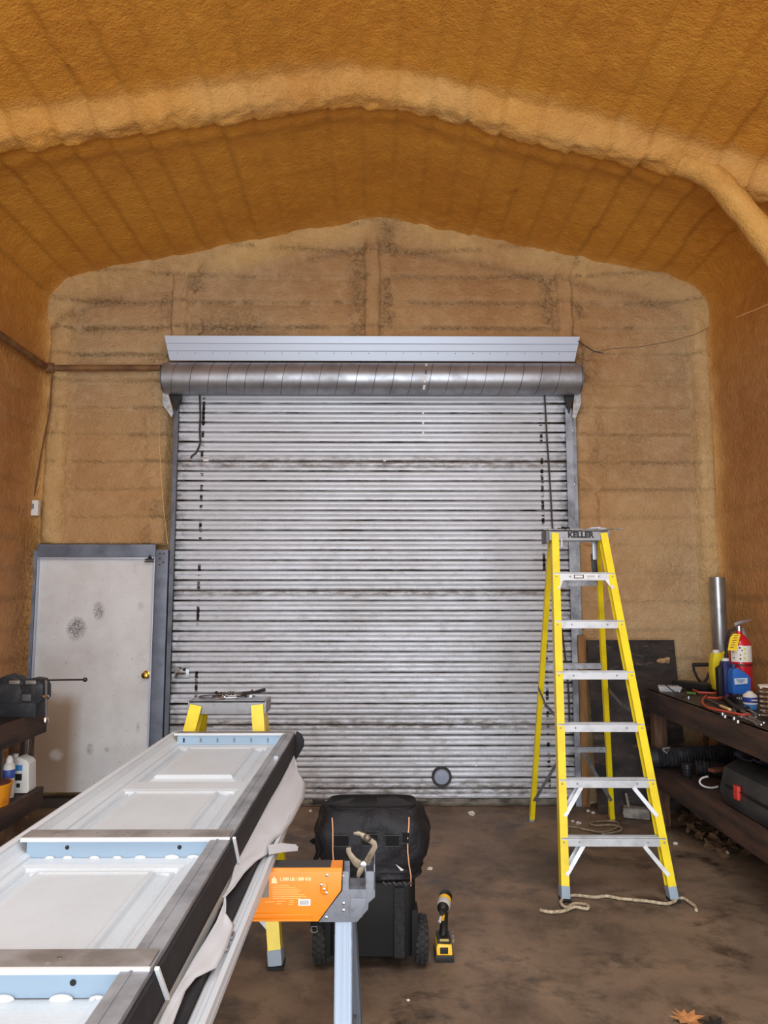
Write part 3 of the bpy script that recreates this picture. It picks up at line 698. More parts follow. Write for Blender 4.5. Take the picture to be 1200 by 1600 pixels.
def chan(b, A, B, side, wx, dy, t=.006):
    """C channel, web on the outer side (side=+1/-1 along x), flanges wx wide, dy deep"""
    s_ = side; o = dy/2
    p = [(0, -o), (-wx, -o), (-wx, -o+t), (-t, -o+t), (-t, o-t), (-wx, o-t), (-wx, o), (0, o)]
    pr = [(a*s_, c) for a, c in p]
    return b.sweep(pr, A, B, (1, 0, 0))
def ladder(name, label, capc, capw, capd, H_, ff, rf, nstep, stepz, wf, rearz, frontbr, text_on=False, group=None, wtop=None):
    """ff: front feet (L,R), rf: rear feet (L,R); capc: cap centre"""
    base = (sum(v[0] for v in ff+rf)/4, sum(v[1] for v in ff+rf)/4, 0)
    L = empty(name, base, label=label, cat='ladder')
    if group: L['group'] = group
    c = Vector(capc)
    ft = [c+Vector((-capw/2+.01, -capd*.36, -.02)), c+Vector((capw/2-.01, -capd*.36, -.02))]
    rt = [c+Vector((-capw/2+.02, capd*.30, -.03)), c+Vector((capw/2-.02, capd*.30, -.03))]
    FF = [Vector((*v, .0)) for v in ff]; RF = [Vector((*v, .0)) for v in rf]
    for k, sd in ((0, -1), (1, 1)):
        chan(MB(), FF[k]+(ft[k]-FF[k])*.012, ft[k], sd, wf, wf*1.35).build('front_rail', yel, L)
        chan(MB(), RF[k]+(rt[k]-RF[k])*.012, rt[k], sd, wf*.75, wf*.85).build('rear_rail', yel, L)
        t = (ft[k]-FF[k]).normalized(); b = MB()
        b.sweep([(-.0*sd, -wf*.72), (-wf*1.05*sd, -wf*.72), (-wf*1.05*sd, wf*.72), (.004*sd, wf*.72), (.004*sd, -wf*.72)][:4], FF[k]+t*.012, FF[k]+t*.075, (1, 0, 0))
        fo = b.build('foot', footm, L, bevel=.002)
        MB().box(FF[k]+Vector((-wf*.5*sd, 0, .008)), (wf*1.2, wf*1.6, .016)).build('rubber_pad', rubber, fo, bevel=.003)
        b = MB().box(RF[k]+Vector((-wf*.35*sd, 0, .02)), (wf*.85, wf, .04)); b.build('foot', alud, L, bevel=.004)
    def on(a, bb, z): return a+(bb-a)*((z-a.z)/(bb.z-a.z))
    for z in stepz:
        a = on(FF[0], ft[0], z); d_ = on(FF[1], ft[1], z); m_ = (a+d_)/2; w_ = (d_-a).length-.012
        b = MB(); sd_ = wf*1.25; h = .046
        ang = math.atan2(d_.y-a.y, d_.x-a.x); R = Matrix.Rotation(ang, 3, 'Z')
        # tread: top plate with ribs, front and back lips
        b.box(m_+Vector((0, 0, h/2-.003)), (w_, sd_, .005), R)
        b.box(m_+R @ Vector((0, -sd_/2+.0015, 0)), (w_, .003, h), R); b.box(m_+R @ Vector((0, sd_/2-.0015, 0)), (w_, .003, h), R)
        for q in range(4): b.box(m_+R @ Vector((0, -sd_/2+.012+q*(sd_-.024)/3, h/2+.001)), (w_, .004, .003), R)
        st = b.build('step', alu, L)
        for x_ in (-1, 1): MB().lathe([(.0001, 0), (.006, 0), (.005, .004), (.0001, .005)], m_+R @ Vector((x_*(w_/2-.10), -sd_/2, 0)), (0, -1, 0), 8).build('rivet', capm, st)
        for k, e in ((0, a), (1, d_)):
            MB().lathe([(.0001, 0), (.006, 0), (.005, .004), (.0001, .005)], e+Vector(((-1, 1)[k]*-wf*.45, -wf*.66, 0)), (0, -1, 0), 8).build('rivet', capm, L)
    for z in rearz:
        a = on(RF[0], rt[0], z); d_ = on(RF[1], rt[1], z)
        b = MB().sweep([(-.004, -.02), (.004, -.02), (.004, .02), (-.004, .02)], a, d_, (0, 1, 0)); b.sweep([(-.018, .016), (.004, .016), (.004, .02), (-.018, .02)], a, d_, (0, 1, 0))
        b.build('rear_bar', alud, L)
    for (z0, z1, f) in frontbr:   # diagonal braces from rail at z0 up to step at z1
        for k, sd in ((0, 1), (1, -1)):
            a = on(FF[k], ft[k], z0)+Vector((sd*.03, -.03, 0)); e = on(FF[k], ft[k], z1-.02)+Vector((sd*f, -.02, 0))
            for dd in ((0, .055) if k == 0 else (0,)):
                MB().sweep([(-.011, -.003), (.011, -.003), (.011, .003), (-.011, .003)], a+Vector((0, dd, 0)), e+Vector((0, dd, 0)), (1, 0, .4)).build('brace', alu, L)
    # rear low diagonal braces
    if rearz:
        z0 = rearz[0]
        for k, sd in ((0, 1), (1, -1)):
            a = on(RF[k], rt[k], z0*.30)+Vector((sd*.02, -.02, 0)); e = on(RF[k], rt[k], z0-.02)+Vector((sd*.20, -.02, 0))
            MB().sweep([(-.012, -.003), (.012, -.003), (.012, .003), (-.012, .003)], a, e, (1, 0, .4)).build('brace', alud, L)
        # folding spreaders
        for k in (0, 1):
            z = H_*.46; a = on(FF[k], ft[k], z)+Vector((0, .03, 0)); e = on(RF[k], rt[k], z+.06); mm = (a+e)/2+Vector((0, 0, -.03))
            b = MB().sweep([(-.012, -.002), (.012, -.002), (.012, .002), (-.012, .002)], a, mm, (0, .3, 1)); b.sweep([(-.012, -.002), (.012, -.002), (.012, .002), (-.012, .002)], mm, e, (0, .3, 1))
            b.cyl(mm-Vector((.008, 0, 0)), mm+Vector((.008, 0, 0)), .012, seg=8); b.build('spreader', mat('dark_spreader', (92, 92, 92), .5, .6), L)
    b = MB(); ch = .062
    b.box(c+Vector((0, 0, -.004)), (capw, capd, .008)); b.box(c+Vector((0, -capd/2+.003, -ch/2)), (capw, .006, ch)); b.box(c+Vector((0, capd/2-.003, -ch/2)), (capw, .006, ch))
    b.box(c+Vector((-capw/2-.0, 0, -ch/2)), (.007, capd, ch)); b.box(c+Vector((capw/2+.0, 0, -ch/2)), (.007, capd, ch))
    for q in range(6): b.box(c+Vector((0, -capd/2+.02+q*(capd-.04)/5, .001)), (capw-.02, .006, .003))
    cp = b.build('cap', capm, L, bevel=.002)
    if text_on:
        text('KELLER', ink, cp, frame(c+Vector((.008, -capd/2-.0012, -ch/2+.002)), (1, 0, 0), (0, 0, 1)), .050, .0024)
        pad = MB().box(c+Vector((-capw/2-.012, -.0, -ch/2-.008)), (.02, capd*.9, ch*1.25)).build('hinge_end', mat('dark_hinge', (96, 96, 98), .5, .3), cp, bevel=.004)
        z = stepz[-1]; a = on(FF[0], ft[0], z); d_ = on(FF[1], ft[1], z); m_ = (a+d_)/2
        sy = -wf*1.25/2-.002
        pl = MB().box(m_+Vector((.005, sy, 0)), (.16, .002, .028)).build('sticker', mat('paper_white', (224, 224, 224), .6), L)
        b = MB(); q = m_+Vector((-.035, sy-.002, 0))
        for dx, dz, ww, hh in ((0, .009, .06, .004), (0, -.009, .06, .004), (-.028, 0, .005, .02), (.028, 0, .005, .02)): b.box(q+Vector((dx, 0, dz)), (ww, .001, hh))
        b.box(m_+Vector((.04, sy-.002, .003)), (.05, .001, .002)); b.box(m_+Vector((.04, sy-.002, -.004)), (.05, .001, .002))
        b.build('sticker_print', ink, pl)
    return L, cp, on, FF, ft, RF, rt
big = ladder('step_ladder', 'tall yellow seven foot stepladder with grey top cap right of the roll-up door', (1.262, 4.71, 2.045), .37, .155, 2.05,
             [(.985, 4.20), (1.615, 4.19)], [(1.10, 5.60), (1.72, 5.60)], 6, [.29, .585, .88, 1.17, 1.465, 1.755], .044, [.555, 1.16, 1.72],
             [(.13, .29, .13), (.42, .585, .13), (1.68, 1.755, .055)], True)
sc_ = PY(359, 1090, 3.78)
small = ladder('step_ladder', 'short yellow stepladder standing behind the far end of the white panels', (sc_.x, 3.80, 1.125), .375, .17, 1.13,
               [(-1.14, 3.50), (-.425, 3.50)], [(-1.10, 4.35), (-.50, 4.35)], 3, [.29, .58, .80], .058, [.40, .82],
               [(.14, .29, .16)])
# bits lying on the big cap and hanging from it
cz = 2.050
kitm = mat('dull_tool_steel', (150, 148, 144), .4, .8, (90, 86, 82), 20, .45, .65)
o = MB().tube([(1.05, 4.69, cz+.006), (1.30, 4.67, cz+.006), (1.56, 4.66, cz+.006)], .004, 6).build('metal_rod', kitm); tag(o, 'thin metal rod lying along the top cap of the tall stepladder', 'rod')
b = MB(); b.prism([(1.30, 4.72, cz), (1.36, 4.72, cz+.022), (1.42, 4.72, cz+.026), (1.44, 4.72, cz)], (0, .05, 0)); b.tube([(1.40, 4.73, cz+.018), (1.46, 4.71, cz+.01)], .008, 6)
tag(b.build('crumpled_plastic', mat('crumpled_white', (200, 204, 212), .35)), 'crumpled pale plastic scrap on the right end of the tall ladder cap', 'plastic')
b = MB()
for k in range(5):
    a = rng.rand()*6; p = Vector((1.17+.012*k, 4.70+.01*(k % 2), cz+.010+.004*(k % 3))); q = Vector((math.cos(a)*.03, math.sin(a)*.03, .005)); b.tube([p-q, p+q], .006, 6)
tag(b.build('drill_bits', mat('dark_bits', (58, 56, 54), .4, .7)), 'small heap of dark bits on the left of the tall ladder cap', 'bits', kind='stuff')
b = MB(); p0 = PY(929, 848, 4.74)
hang = empty('hand_saw', (p0.x, 4.74, p0.z-.30), label='black handled tool hanging under the right end of the tall ladder cap', cat='tool')
MB().box(p0+Vector((0, 0, -.045)), (.032, .022, .13)).build('blade_clamp', mat('steel_clamp', (150, 154, 160), .35, .8), hang, bevel=.004)
MB().prism([p0+Vector(v) for v in ((-.022, 0, -.07), (.012, 0, -.10), (.020, 0, -.235), (-.006, 0, -.24), (-.018, 0, -.17))], (0, .022, 0)).build('handle', blackp, hang, bevel=.005)
MB().lathe([(.0001, 0), (.011, 0), (.011, .004), (.0001, .005)], p0+Vector((.006, 0, -.215)), (0, -1, 0), 10).build('rivet', screwm, hang)
p0 = PY(877, 842, 4.62); o = MB().tube([p0, p0+Vector((.004, 0, -.03)), p0+Vector((.0, 0, -.05))], .004, 6).build('hanging_hook', mat('white_zip', (222, 222, 222), .5)); tag(o, 'small white zip tie hanging below the left of the tall ladder cap', 'zip tie')
# screws and bits on the small cap
cz2 = 1.127
scr = None
for k in range(16):
    a = rng.rand()*PI; p = Vector((sc_.x-.06+.20*rng.rand()**1.3, 3.74+.10*rng.rand(), cz2+.009+.010*(k % 3))); q = Vector((math.cos(a)*.035, math.sin(a)*.02, .006*(rng.rand()-.3)))
    r_ = .0055
    b = MB().tube([p-q, p+q*.8], r_*.6, 6); b.tube([p+q*.8, p+q], r_*1.6, 8)
    tag(b.build('screw', mat('dark_screw', (84, 76, 68), .4, .8) if k % 3 else screwm), 'loose screw in the small heap on the short stepladder cap', 'screw', 'screws on the short stepladder cap')
p = Vector((sc_.x+.06, 3.76, cz2+.02)); o = MB().tube([p, p+Vector((.12, 0, .028))], [.005, .009], 8).build('punch', mat('dark_punch', (40, 38, 38), .5, .6)); tag(o, 'dark metal punch pointing up right from the heap on the short ladder cap', 'punch')
pts = [Vector((sc_.x-.10+.05*math.cos(a), 3.77+.05*math.sin(a), cz2+.012)) for a in np.linspace(.4, 5.6, 18)]
o = MB().tube(pts, .0035, 6).build('wire_loop', mat('grey_wire', (90, 90, 92), .4, .6)); tag(o, 'bent grey wire loop on the left of the short ladder cap', 'wire')

# ropes at the feet of the tall ladder
ropem = mat('cotton_rope', (204, 190, 164), .85, 0, (160, 144, 118), 60, .4, .6, bump=.6, bs=160)
def rope(name, pts, r, m, label, z=.012, cat='rope', sm=4):
    P_ = [PZ(x, y, z) for x, y in pts]
    Q = []
    for i in range(len(P_)-1):
        p0, p1, p2, p3 = P_[max(i-1, 0)], P_[i], P_[i+1], P_[min(i+2, len(P_)-1)]
        for k in range(sm):
            t = k/sm; Q.append(.5*((2*p1)+(p2-p0)*t+(2*p0-5*p1+4*p2-p3)*t*t+(3*p1-p0-3*p2+p3)*t**3))
    Q.append(P_[-1])
    o = MB().tube(Q, r, 8).build(name, m, smooth=3); return tag(o, label, cat)
rope('rope', [(844, 1422), (862, 1425), (882, 1423), (898, 1417), (917, 1420), (917, 1414), (898, 1412), (885, 1418), (876, 1410), (884, 1402), (900, 1399), (930, 1402), (947, 1400), (970, 1404), (1010, 1408), (1042, 1412), (1056, 1407), (1066, 1403), (1078, 1410), (1086, 1416), (1088, 1423)], .0085, ropem,
     'pale cotton rope trailing across the floor at the front feet of the tall stepladder')
b = MB(); p = PZ(1087, 1420, .01)
for k in range(5): b.tube([p, p+Vector((.022*math.cos(k), -.035-.01*k % .02, .008*(k % 2)))], [.006, .003], 5)
rope('cord', [(885, 1290), (888, 1298), (884, 1300), (890, 1292), (905, 1294), (925, 1298), (945, 1300), (962, 1294), (966, 1286), (955, 1283), (930, 1284), (921, 1286), (930, 1290), (952, 1289), (966, 1291), (972, 1296), (962, 1300), (940, 1303)], .007,
     mat('dirty_rope', (150, 136, 112), .9, 0, (110, 98, 80), 40, .4, .6), 'dirty looped cord on the floor between the legs of the tall stepladder')
rope('thin_cable', [(1078, 1290), (1088, 1302), (1104, 1311), (1122, 1315), (1140, 1314), (1150, 1306), (1146, 1296), (1128, 1290), (1108, 1286)], .004, mat('grey_cable', (92, 84, 78), .7), 'thin grey cable curling on the floor under the right workbench', .005)

# debris near the door
crumbm = mat('white_crumb', (216, 212, 204), .8)
CR = [(737, 1271, .022, 'white crumb on the floor in front of the roll-up door, right of the tool bag'), (922, 1252, .022, 'largest white crumb behind the left legs of the tall stepladder'),
 (919, 1267, .012, 'small white crumb just below the largest one inside the tall stepladder'), (927, 1270, .012, 'white crumb beside the cord loop inside the tall stepladder'),
 (895, 1283, .010, 'tiny white crumb next to the left front rail of the tall stepladder'), (904, 1286, .014, 'white crumb at the left end of the dirty cord'),
 (975, 1270, .014, 'white crumb beside the grey block'), (485, 1267, .012, 'beige crumb on the floor left of the tool bag top'),
 (1135, 1332, .014, 'larger of two white crumbs right of the tall stepladder'), (1128, 1336, .012, 'smaller of two touching white crumbs right of the tall stepladder'),
 (1055, 1318, .012, 'flat white chip beside the right front rail of the tall stepladder'), (672, 1357, .013, 'white chip against the right side of the tool bag'), (638, 1563, .006, 'tiny white speck on the floor in front of the tool bag')]
for k, (x, y, r, lbl_) in enumerate(CR):
    p = PZ(x, y, r*.6); b = MB().ball(p, r, 7, (1.2, .8, .6)); b.v = [tuple(Vector(v)+Vector(rng.rand(3)-.5)*r*.7) for v in b.v]
    tag(b.build('crumb', crumbm, smooth=0), lbl_, 'debris', 'white crumbs on the floor')
# grey block with a cord
p = PZ(995, 1278, .0); b = MB()
bl = empty('foam_block', (p.x, p.y, 0), label='grey rounded block with a short stem lying behind the tall stepladder', cat='block')
MB().box((p.x, p.y, .04), (.19, .10, .075), Matrix.Rotation(-.35, 3, 'Z')).build('block', mat('grey_block', (140, 136, 128), .8, 0, (96, 92, 86), 12, .4, .6), bl, bevel=.018)
MB().tube([(p.x-.05, p.y+.02, .07), (p.x-.065, p.y+.03, .17)], [.011, .009], 8).build('stem', mat('grey_stem', (130, 124, 116), .7), bl)
p = PZ(968, 1262, 0); o = MB().tube([(p.x-.10, p.y, .02), (p.x+.02, p.y-.03, .02), (p.x+.08, p.y+.02, .02)], [.014, .014, .02], 8).build('bent_bracket', mat('dark_bracket', (56, 50, 46), .7)); tag(o, 'dark bent bracket on the floor behind the tall stepladder', 'bracket')

# dark plywood leaning on the wall, timber post beside the door
ply = mat('blackened_plywood', (50, 40, 36), .7, 0, (14, 12, 12), 2.6, .42, .58, col3=(104, 88, 76), ns3=7, lo3=.56, hi3=.74, stretch=(1, 1, 2.5), bump=.2, bs=60)
pa = [PY(918, 1003, 5.93), PY(1055, 1005, 5.93)]; zt_ = 1.28
pl = empty('plywood_sheet', (1.99, 5.80, 0), label='blackened plywood sheet leaning on the back wall behind the tall stepladder', cat='plywood')
MB().prism([(pa[0].x, 5.965, zt_), (pa[1].x, 5.965, zt_), (pa[1].x, 5.78, 0), (pa[0].x, 5.78, 0)], (0, -.014, .002)).build('sheet', ply, pl)
pq = PY(1040, 1031, 5.93)
b = MB(); ring = [(-.055, -.008), (-.03, .014), (.0, .010), (.028, .022), (.052, .018), (.05, -.012), (.046, -.03), (.02, -.022), (-.01, -.026), (-.04, -.02)]
b.prism([(pq.x-.02+x, 5.965-(1.28-pq.z)*.145-.014, pq.z+z) for x, z in ring], (0, -.004, 0)); b.build('torn_spot', mat('bare_wood', (186, 150, 110), .8, 0, (130, 96, 66), 30, .4, .6), pl)
o = MB().box((PY(913, 1150, 5.95).x, 5.97, .66), (.06, .05, 1.32)).build('timber_post', mat('tan_timber', (150, 110, 64), .75, 0, (92, 66, 40), 6, .4, .65, stretch=(3, 3, .4)), bevel=.003); tag(o, 'tan timber upright between the door rail and the blackened plywood', 'timber')

# ================================================================== RIGHT WORKBENCH
wood = mat('dark_bench_wood', (78, 54, 43), .7, 0, (38, 28, 24), 5, .4, .62, stretch=(2.5, .35, 2.5), bump=.3, bs=40, col3=(96, 68, 50), ns3=14, lo3=.6, hi3=.75)
woodl = mat('brown_post_wood', (104, 72, 46), .7, 0, (60, 40, 28), 7, .4, .62, stretch=(3, 3, .4), bump=.3, bs=40)
tops = mat('greasy_bench_top', (40, 34, 32), .5, 0, (24, 21, 21), 6, .4, .6, col3=(96, 88, 80), ns3=40, lo3=.66, hi3=.74)
RB = empty('workbench', (2.36, 3.9, 0), label='dark timber workbench with a lower shelf along the right wall', cat='workbench')
TZ = .95
y0, y1 = 2.0, 5.56
for k in range(3): MB().box((2.09+k*.235, (y0+y1)/2, TZ-.02), (.232, y1-y0, .04)).build('top_plank', tops, RB, bevel=.003)
MB().box((1.985, (y0+y1)/2, TZ-.075), (.038, y1-y0, .15)).build('front_fascia', wood, RB, bevel=.004)
MB().box((2.34, y1+.015, TZ-.07), (.72, .035, .13)).build('end_fascia', wood, RB, bevel=.004)
SZ = .43
for k in range(3): MB().box((2.09+k*.235, (y0+y1)/2, SZ-.02), (.232, y1-y0, .035)).build('shelf_plank', wood, RB, bevel=.003)
MB().box((1.985, (y0+y1)/2, SZ-.07), (.038, y1-y0, .14)).build('shelf_fascia', wood, RB, bevel=.004)
for (x, y) in ((2.035, 5.50), (2.66, 5.50), (2.66, 3.7), (2.035, 2.2), (2.66, 2.2)):
    MB().box((x, y, (TZ-.04)/2), (.09, .085, TZ-.04)).build('leg', woodl, RB, bevel=.004)
# stuff under and on the shelf
hosem = mat('black_corrugated_hose', (44, 44, 48), .45, 0, (74, 74, 78), 20, .5, .7)
def corr(b, pts, r, pitch=.024, amp=.22, seg=18):
    P_ = [Vector(p) for p in pts]; L_ = [0]
    for i in range(1, len(P_)): L_.append(L_[-1]+(P_[i]-P_[i-1]).length)
    n = int(L_[-1]/pitch*3); Q = []; R_ = []
    for i in range(n+1):
        s_ = L_[-1]*i/n; j = max(k for k in range(len(L_)) if L_[k] <= s_+1e-9); j = min(j, len(P_)-2)
        f = (s_-L_[j])/(L_[j+1]-L_[j]); Q.append(P_[j].lerp(P_[j+1], f)); R_.append(r*(1-amp*.5+amp*(.5 if i % 3 == 1 else -.5 if i % 3 == 0 else 0)))
    for _ in range(4): Q = [Q[0]]+[(Q[i-1]+Q[i]+Q[i+1])/3 for i in range(1, n)]+[Q[-1]]
    return b.tube(Q, R_, seg)
h1 = empty('corrugated_hose', (2.1, 5.1, SZ), label='thick black corrugated hose lying along the right workbench shelf', cat='hose')
corr(MB(), [PZ(1022, 1184, SZ+.07), PZ(1045, 1184, SZ+.07), PZ(1085, 1180, SZ+.08), PZ(1120, 1179, SZ+.08), PZ(1150, 1178, SZ+.08)], .066).build('hose_body', hosem, h1)
MB().lathe([(.045, 0), (.074, 0), (.074, .05), (.060, .05), (.045, .01)], PZ(1021, 1184, SZ+.076)+Vector((.02, 0, 0)), (-.9, .1, 0), 20).build('end_collar', mat('collar', (30, 30, 32), .6), h1)
MB().tube([PY(x, y, 5.26) for x, y in ((1035, 1170), (1046, 1168), (1042, 1177), (1035, 1171))], .008, 6).build('bracket', mat('pale_bracket', (140, 138, 134), .5, .4), h1)
h2 = MB(); corr(h2, [PZ(1086, 1199, SZ+.055), PZ(1110, 1200, SZ+.055), PZ(1135, 1203, SZ+.055)], .050)
tag(h2.build('short_hose', hosem), 'shorter corrugated hose below the long one on the right shelf', 'hose')
p = PZ(1074, 1214, SZ); o = MB().lathe([(.0001, 0), (.026, 0), (.030, .01), (.030, .05), (.036, .055), (.036, .085), (.0001, .085)], (p.x, p.y, SZ), (0, 0, 1), 18).build('black_canister', mat('satin_black', (34, 36, 40), .3)); tag(o, 'small black canister standing at the front of the right shelf', 'canister')
p0 = PZ(1110, 1222, SZ+.042)
pts = [p0+Vector((.068*math.cos(a), .01*math.sin(a), .032*math.sin(a))) for a in np.linspace(1.7, 5.4, 16)]
o = MB().tube(pts, .006, 7).build('hook', mat('white_hook', (206, 206, 204), .45)); tag(o, 'curved white plastic hook hanging at the edge of the right shelf', 'hook')
p = PY(1052, 1142, 5.25)
o = MB().box((2.63, 4.90, SZ+.14), (.05, .9, .26), Matrix.Rotation(.15, 3, 'Y')).build('fender_panel', mat('grey_fender', (92, 90, 90), .5, 0, (46, 44, 44), 4, .4, .6), bevel=.02); tag(o, 'dark grey curved panel standing behind the hoses on the right shelf', 'panel')
# black moulded case with a red latch, front right
case = empty('tool_case', (2.22, 3.88, SZ), label='worn black moulded case with a red latch on the right shelf', cat='case')
prof_ = [(2.02, SZ+.002), (2.40, SZ+.002), (2.44, SZ+.06), (2.42, SZ+.20), (2.34, SZ+.255), (2.12, SZ+.255), (2.035, SZ+.21), (2.005, SZ+.08)]
yc0, yc1 = 3.30, 4.50
MB().prism([(x, yc0, z) for x, z in prof_], (0, yc1-yc0, 0)).build('shell', mat('worn_black_plastic', (58, 60, 62), .55, 0, (34, 35, 37), 5, .4, .65, bump=.2, bs=80), case, bevel=.03)
MB().prism([(x*1.0-(.006 if x < 2.2 else -.006), yc0+.08, z) for x, z in [(2.02, SZ+.10), (2.43, SZ+.10), (2.43, SZ+.125), (2.01, SZ+.125)]], (0, yc1-yc0-.16, 0)).build('seam_rim', mat('case_rim', (28, 29, 31), .5), case, bevel=.004)
pr = PX(1151, 1244, 2.0)
MB().box((2.003, pr.y, SZ+.115), (.02, .05, .075)).build('latch', mat('red_latch', (200, 52, 42), .5), case, bevel=.004)
o = MB(); 
n_ = 26; vs = []; fs = []
for i in range(n_):
    for j in range(9):
        y = 3.4+i*.045; x = 2.10+j*.06; z = SZ+.295+.02*math.sin(i*.5+j)+.03*rng.rand()-.004*abs(j-4)
        vs.append((x, y, z))
for i in range(n_-1):
    for j in range(8): a = i*9+j; fs.append((a, a+1, a+10, a+9))
o.add(vs, fs); o = o.build('tarp', mat('dark_blue_tarp', (28, 30, 46), .5), smooth=2, solid=.01); tag(o, 'dark blue crumpled sheet heaped on the black case on the right shelf', 'sheet')
# a few flat things between
p = PZ(1122, 1205, SZ+.10); o = MB().box((p.x, p.y, SZ+.11), (.12, .05, .02), Matrix.Rotation(.4, 3, 'Z')).build('knife', mat('reddish_handle', (120, 70, 52), .6), bevel=.005); tag(o, 'reddish handled knife lying on the short hose', 'knife')

# dry leaves under the bench
leafm = mat('dry_leaf', (120, 92, 66), .85, 0, (70, 50, 36), 18, .4, .6)
b = MB()
for k in range(110):
    u = rng.rand(); x = 2.10+.45*rng.rand()**1.1; y = 4.85+.7*rng.rand(); z = .01+.05*rng.rand()*(y-4.6)+(.05 if y > 5.2 else 0)*rng.rand()
    a = rng.rand()*6.3; r_ = .025+.03*rng.rand(); t_ = rng.randn(2)*.4
    pts = []
    for q in range(9):
        rr = r_*(1 if q % 2 == 0 else .55)*(1.2 if q == 0 else 1); aa = a+q*2*PI/9
        dx, dy_ = rr*math.cos(aa), rr*math.sin(aa); pts.append((x+dx, y+dy_, max(.003, z+dx*t_[0]+dy_*t_[1])))
    b.add(pts, [tuple(range(9))])
tag(b.build('leaf_litter', leafm, smooth=0), 'drift of dry brown leaves on the floor under the right workbench', 'leaves', kind='stuff')
def leaf(name, cx, cy, r_, m, label, rot=0):
    P_ = PZ(cx, cy, .01)
    out = [(0, 1.0), (.12, .62), (.38, .74), (.30, .42), (.80, .42), (.55, .15), (.86, -.22), (.34, -.18), (.30, -.62), (.07, -.40), (.03, -1.1), (-.03, -1.1), (-.07, -.40), (-.34, -.58), (-.30, -.16), (-.80, -.28), (-.52, .12), (-.86, .40), (-.30, .40), (-.40, .78), (-.12, .60)]
    c_, s_ = math.cos(rot), math.sin(rot)
    V = [(P_.x+(x*c_-y*s_)*r_, P_.y+(x*s_+y*c_)*r_, .006+.018*abs(x)+.01*y*y) for x, y in out]
    V.append((P_.x, P_.y, .004)); n = len(out)
    o = MB().add(V, [(i, (i+1) % n, n) for i in range(n)]).build(name, m, smooth=0, solid=.0015); return tag(o, label, 'leaf')
leaf('oak_leaf', 1076, 1594, .075, mat('tan_leaf', (206, 150, 96), .7, 0, (170, 112, 64), 25, .4, .6), 'tan dry oak leaf on the floor near the bottom right edge', .35)
leaf('oak_leaf', 1122, 1606, .07, mat('black_leaf', (26, 24, 22), .8), 'blackened wet leaf beside the tan oak leaf', 1.2)

# ------------------------------------------------------------------ things on the right bench top
dt = MB().lathe([(.052, 0), (.0545, 0), (.0545, .82), (.052, .82), (.051, .4), (.052, 0)], (2.60, 5.82, .96), (0, .02, 1), 32)
px_t = PY(1122, 902, 5.80)
dt = MB(); dt.lathe([(.050, 0), (.056, 0), (.056, px_t.z-.0), (.050, px_t.z-.0), (.050, .3)], (px_t.x+.0, 5.82, 0.0), (0, 0, 1), 32)
tag(dt.build('steel_tube', mat('bright_galv', (160, 163, 168), .32, .75, (134, 136, 140), 8, .4, .7), smooth=.9), 'upright galvanised steel tube standing in the right back corner', 'tube')
# shovel handle
p = PY(1097, 1052, 5.78); sh = empty('shovel', (p.x, p.y, 0), label='black shovel D handle sticking up behind the right workbench', cat='shovel')
hw = .066; ztop = PY(1097, 1036, 5.78).z; 
MB().cyl((p.x-hw, p.y, ztop-.012), (p.x+hw, p.y, ztop-.012), .015, seg=12).build('grip', mat('grip_black', (40, 40, 40), .6), sh)
b = MB()
for s_ in (-1, 1): b.tube([(p.x+s_*hw, p.y, ztop-.012), (p.x+s_*hw*.92, p.y, ztop-.06), (p.x+s_*hw*.55, p.y, ztop-.115), (p.x+s_*.012, p.y, ztop-.15)], [.010, .010, .010, .013], 10)
b.build('yoke', mat('grip_black', (40, 40, 40), .6), sh)
MB().cyl((p.x, p.y, ztop-.14), (p.x, p.y-.02, .30), .018, seg=12).build('shaft', woodl, sh)
b = MB(); b.prism([(p.x-.10, p.y-.02, .32), (p.x+.10, p.y-.02, .32), (p.x+.11, p.y-.03, .10), (p.x, p.y-.04, .0), (p.x-.11, p.y-.03, .10)], (0, -.004, 0)); b.build('blade', mat('shovel_blade', (90, 84, 78), .5, .8), sh)
# yellow jug
def jug_poly(pts, y, t): return [(x, y, z) for x, z in pts]
ym = mat('yellow_jug', (232, 216, 40), .4)
J = Vector((PZ(1128, 1078, TZ).x, 5.42, TZ))
J = PY(1127, 1078, 5.36); J.z = TZ
jg = empty('yellow_jug', (J.x, J.y, TZ), label='slim yellow plastic jug with white cap on the right workbench', cat='jug')
def jx(px_): return PY(px_, 1040, 5.36).x
def jz(py_): return PY(1130, py_, 5.36).z
body = [(jx(1112), jz(1030)), (jx(1115), jz(1020)), (jx(1126), jz(1019)), (jx(1132), jz(1032)), (jx(1134), jz(1040)), (jx(1126), jz(1043)), (jx(1126), jz(1072)), (jx(1130), TZ+.002), (jx(1121), TZ+.0), (jx(1114), TZ+.022), (jx(1110), jz(1050))]
MB().prism([(x, J.y-.03, z) for x, z in body], (0, .075, 0)).build('body', ym, jg, bevel=.012)
MB().tube([(jx(1129), J.y, jz(1030)), (jx(1131), J.y, jz(1020)), (jx(1142), J.y, jz(1018)), (jx(1148), J.y, jz(1021)), (jx(1147), J.y, jz(1030)), (jx(1134), J.y, jz(1032))], .012, 10).build('handle', ym, jg)
MB().lathe([(.0001, 0), (.024, 0), (.024, .022), (.022, .026), (.0001, .026)], (jx(1120), J.y, jz(1021)), (0, 0, 1), 16).build('cap', wp, jg)
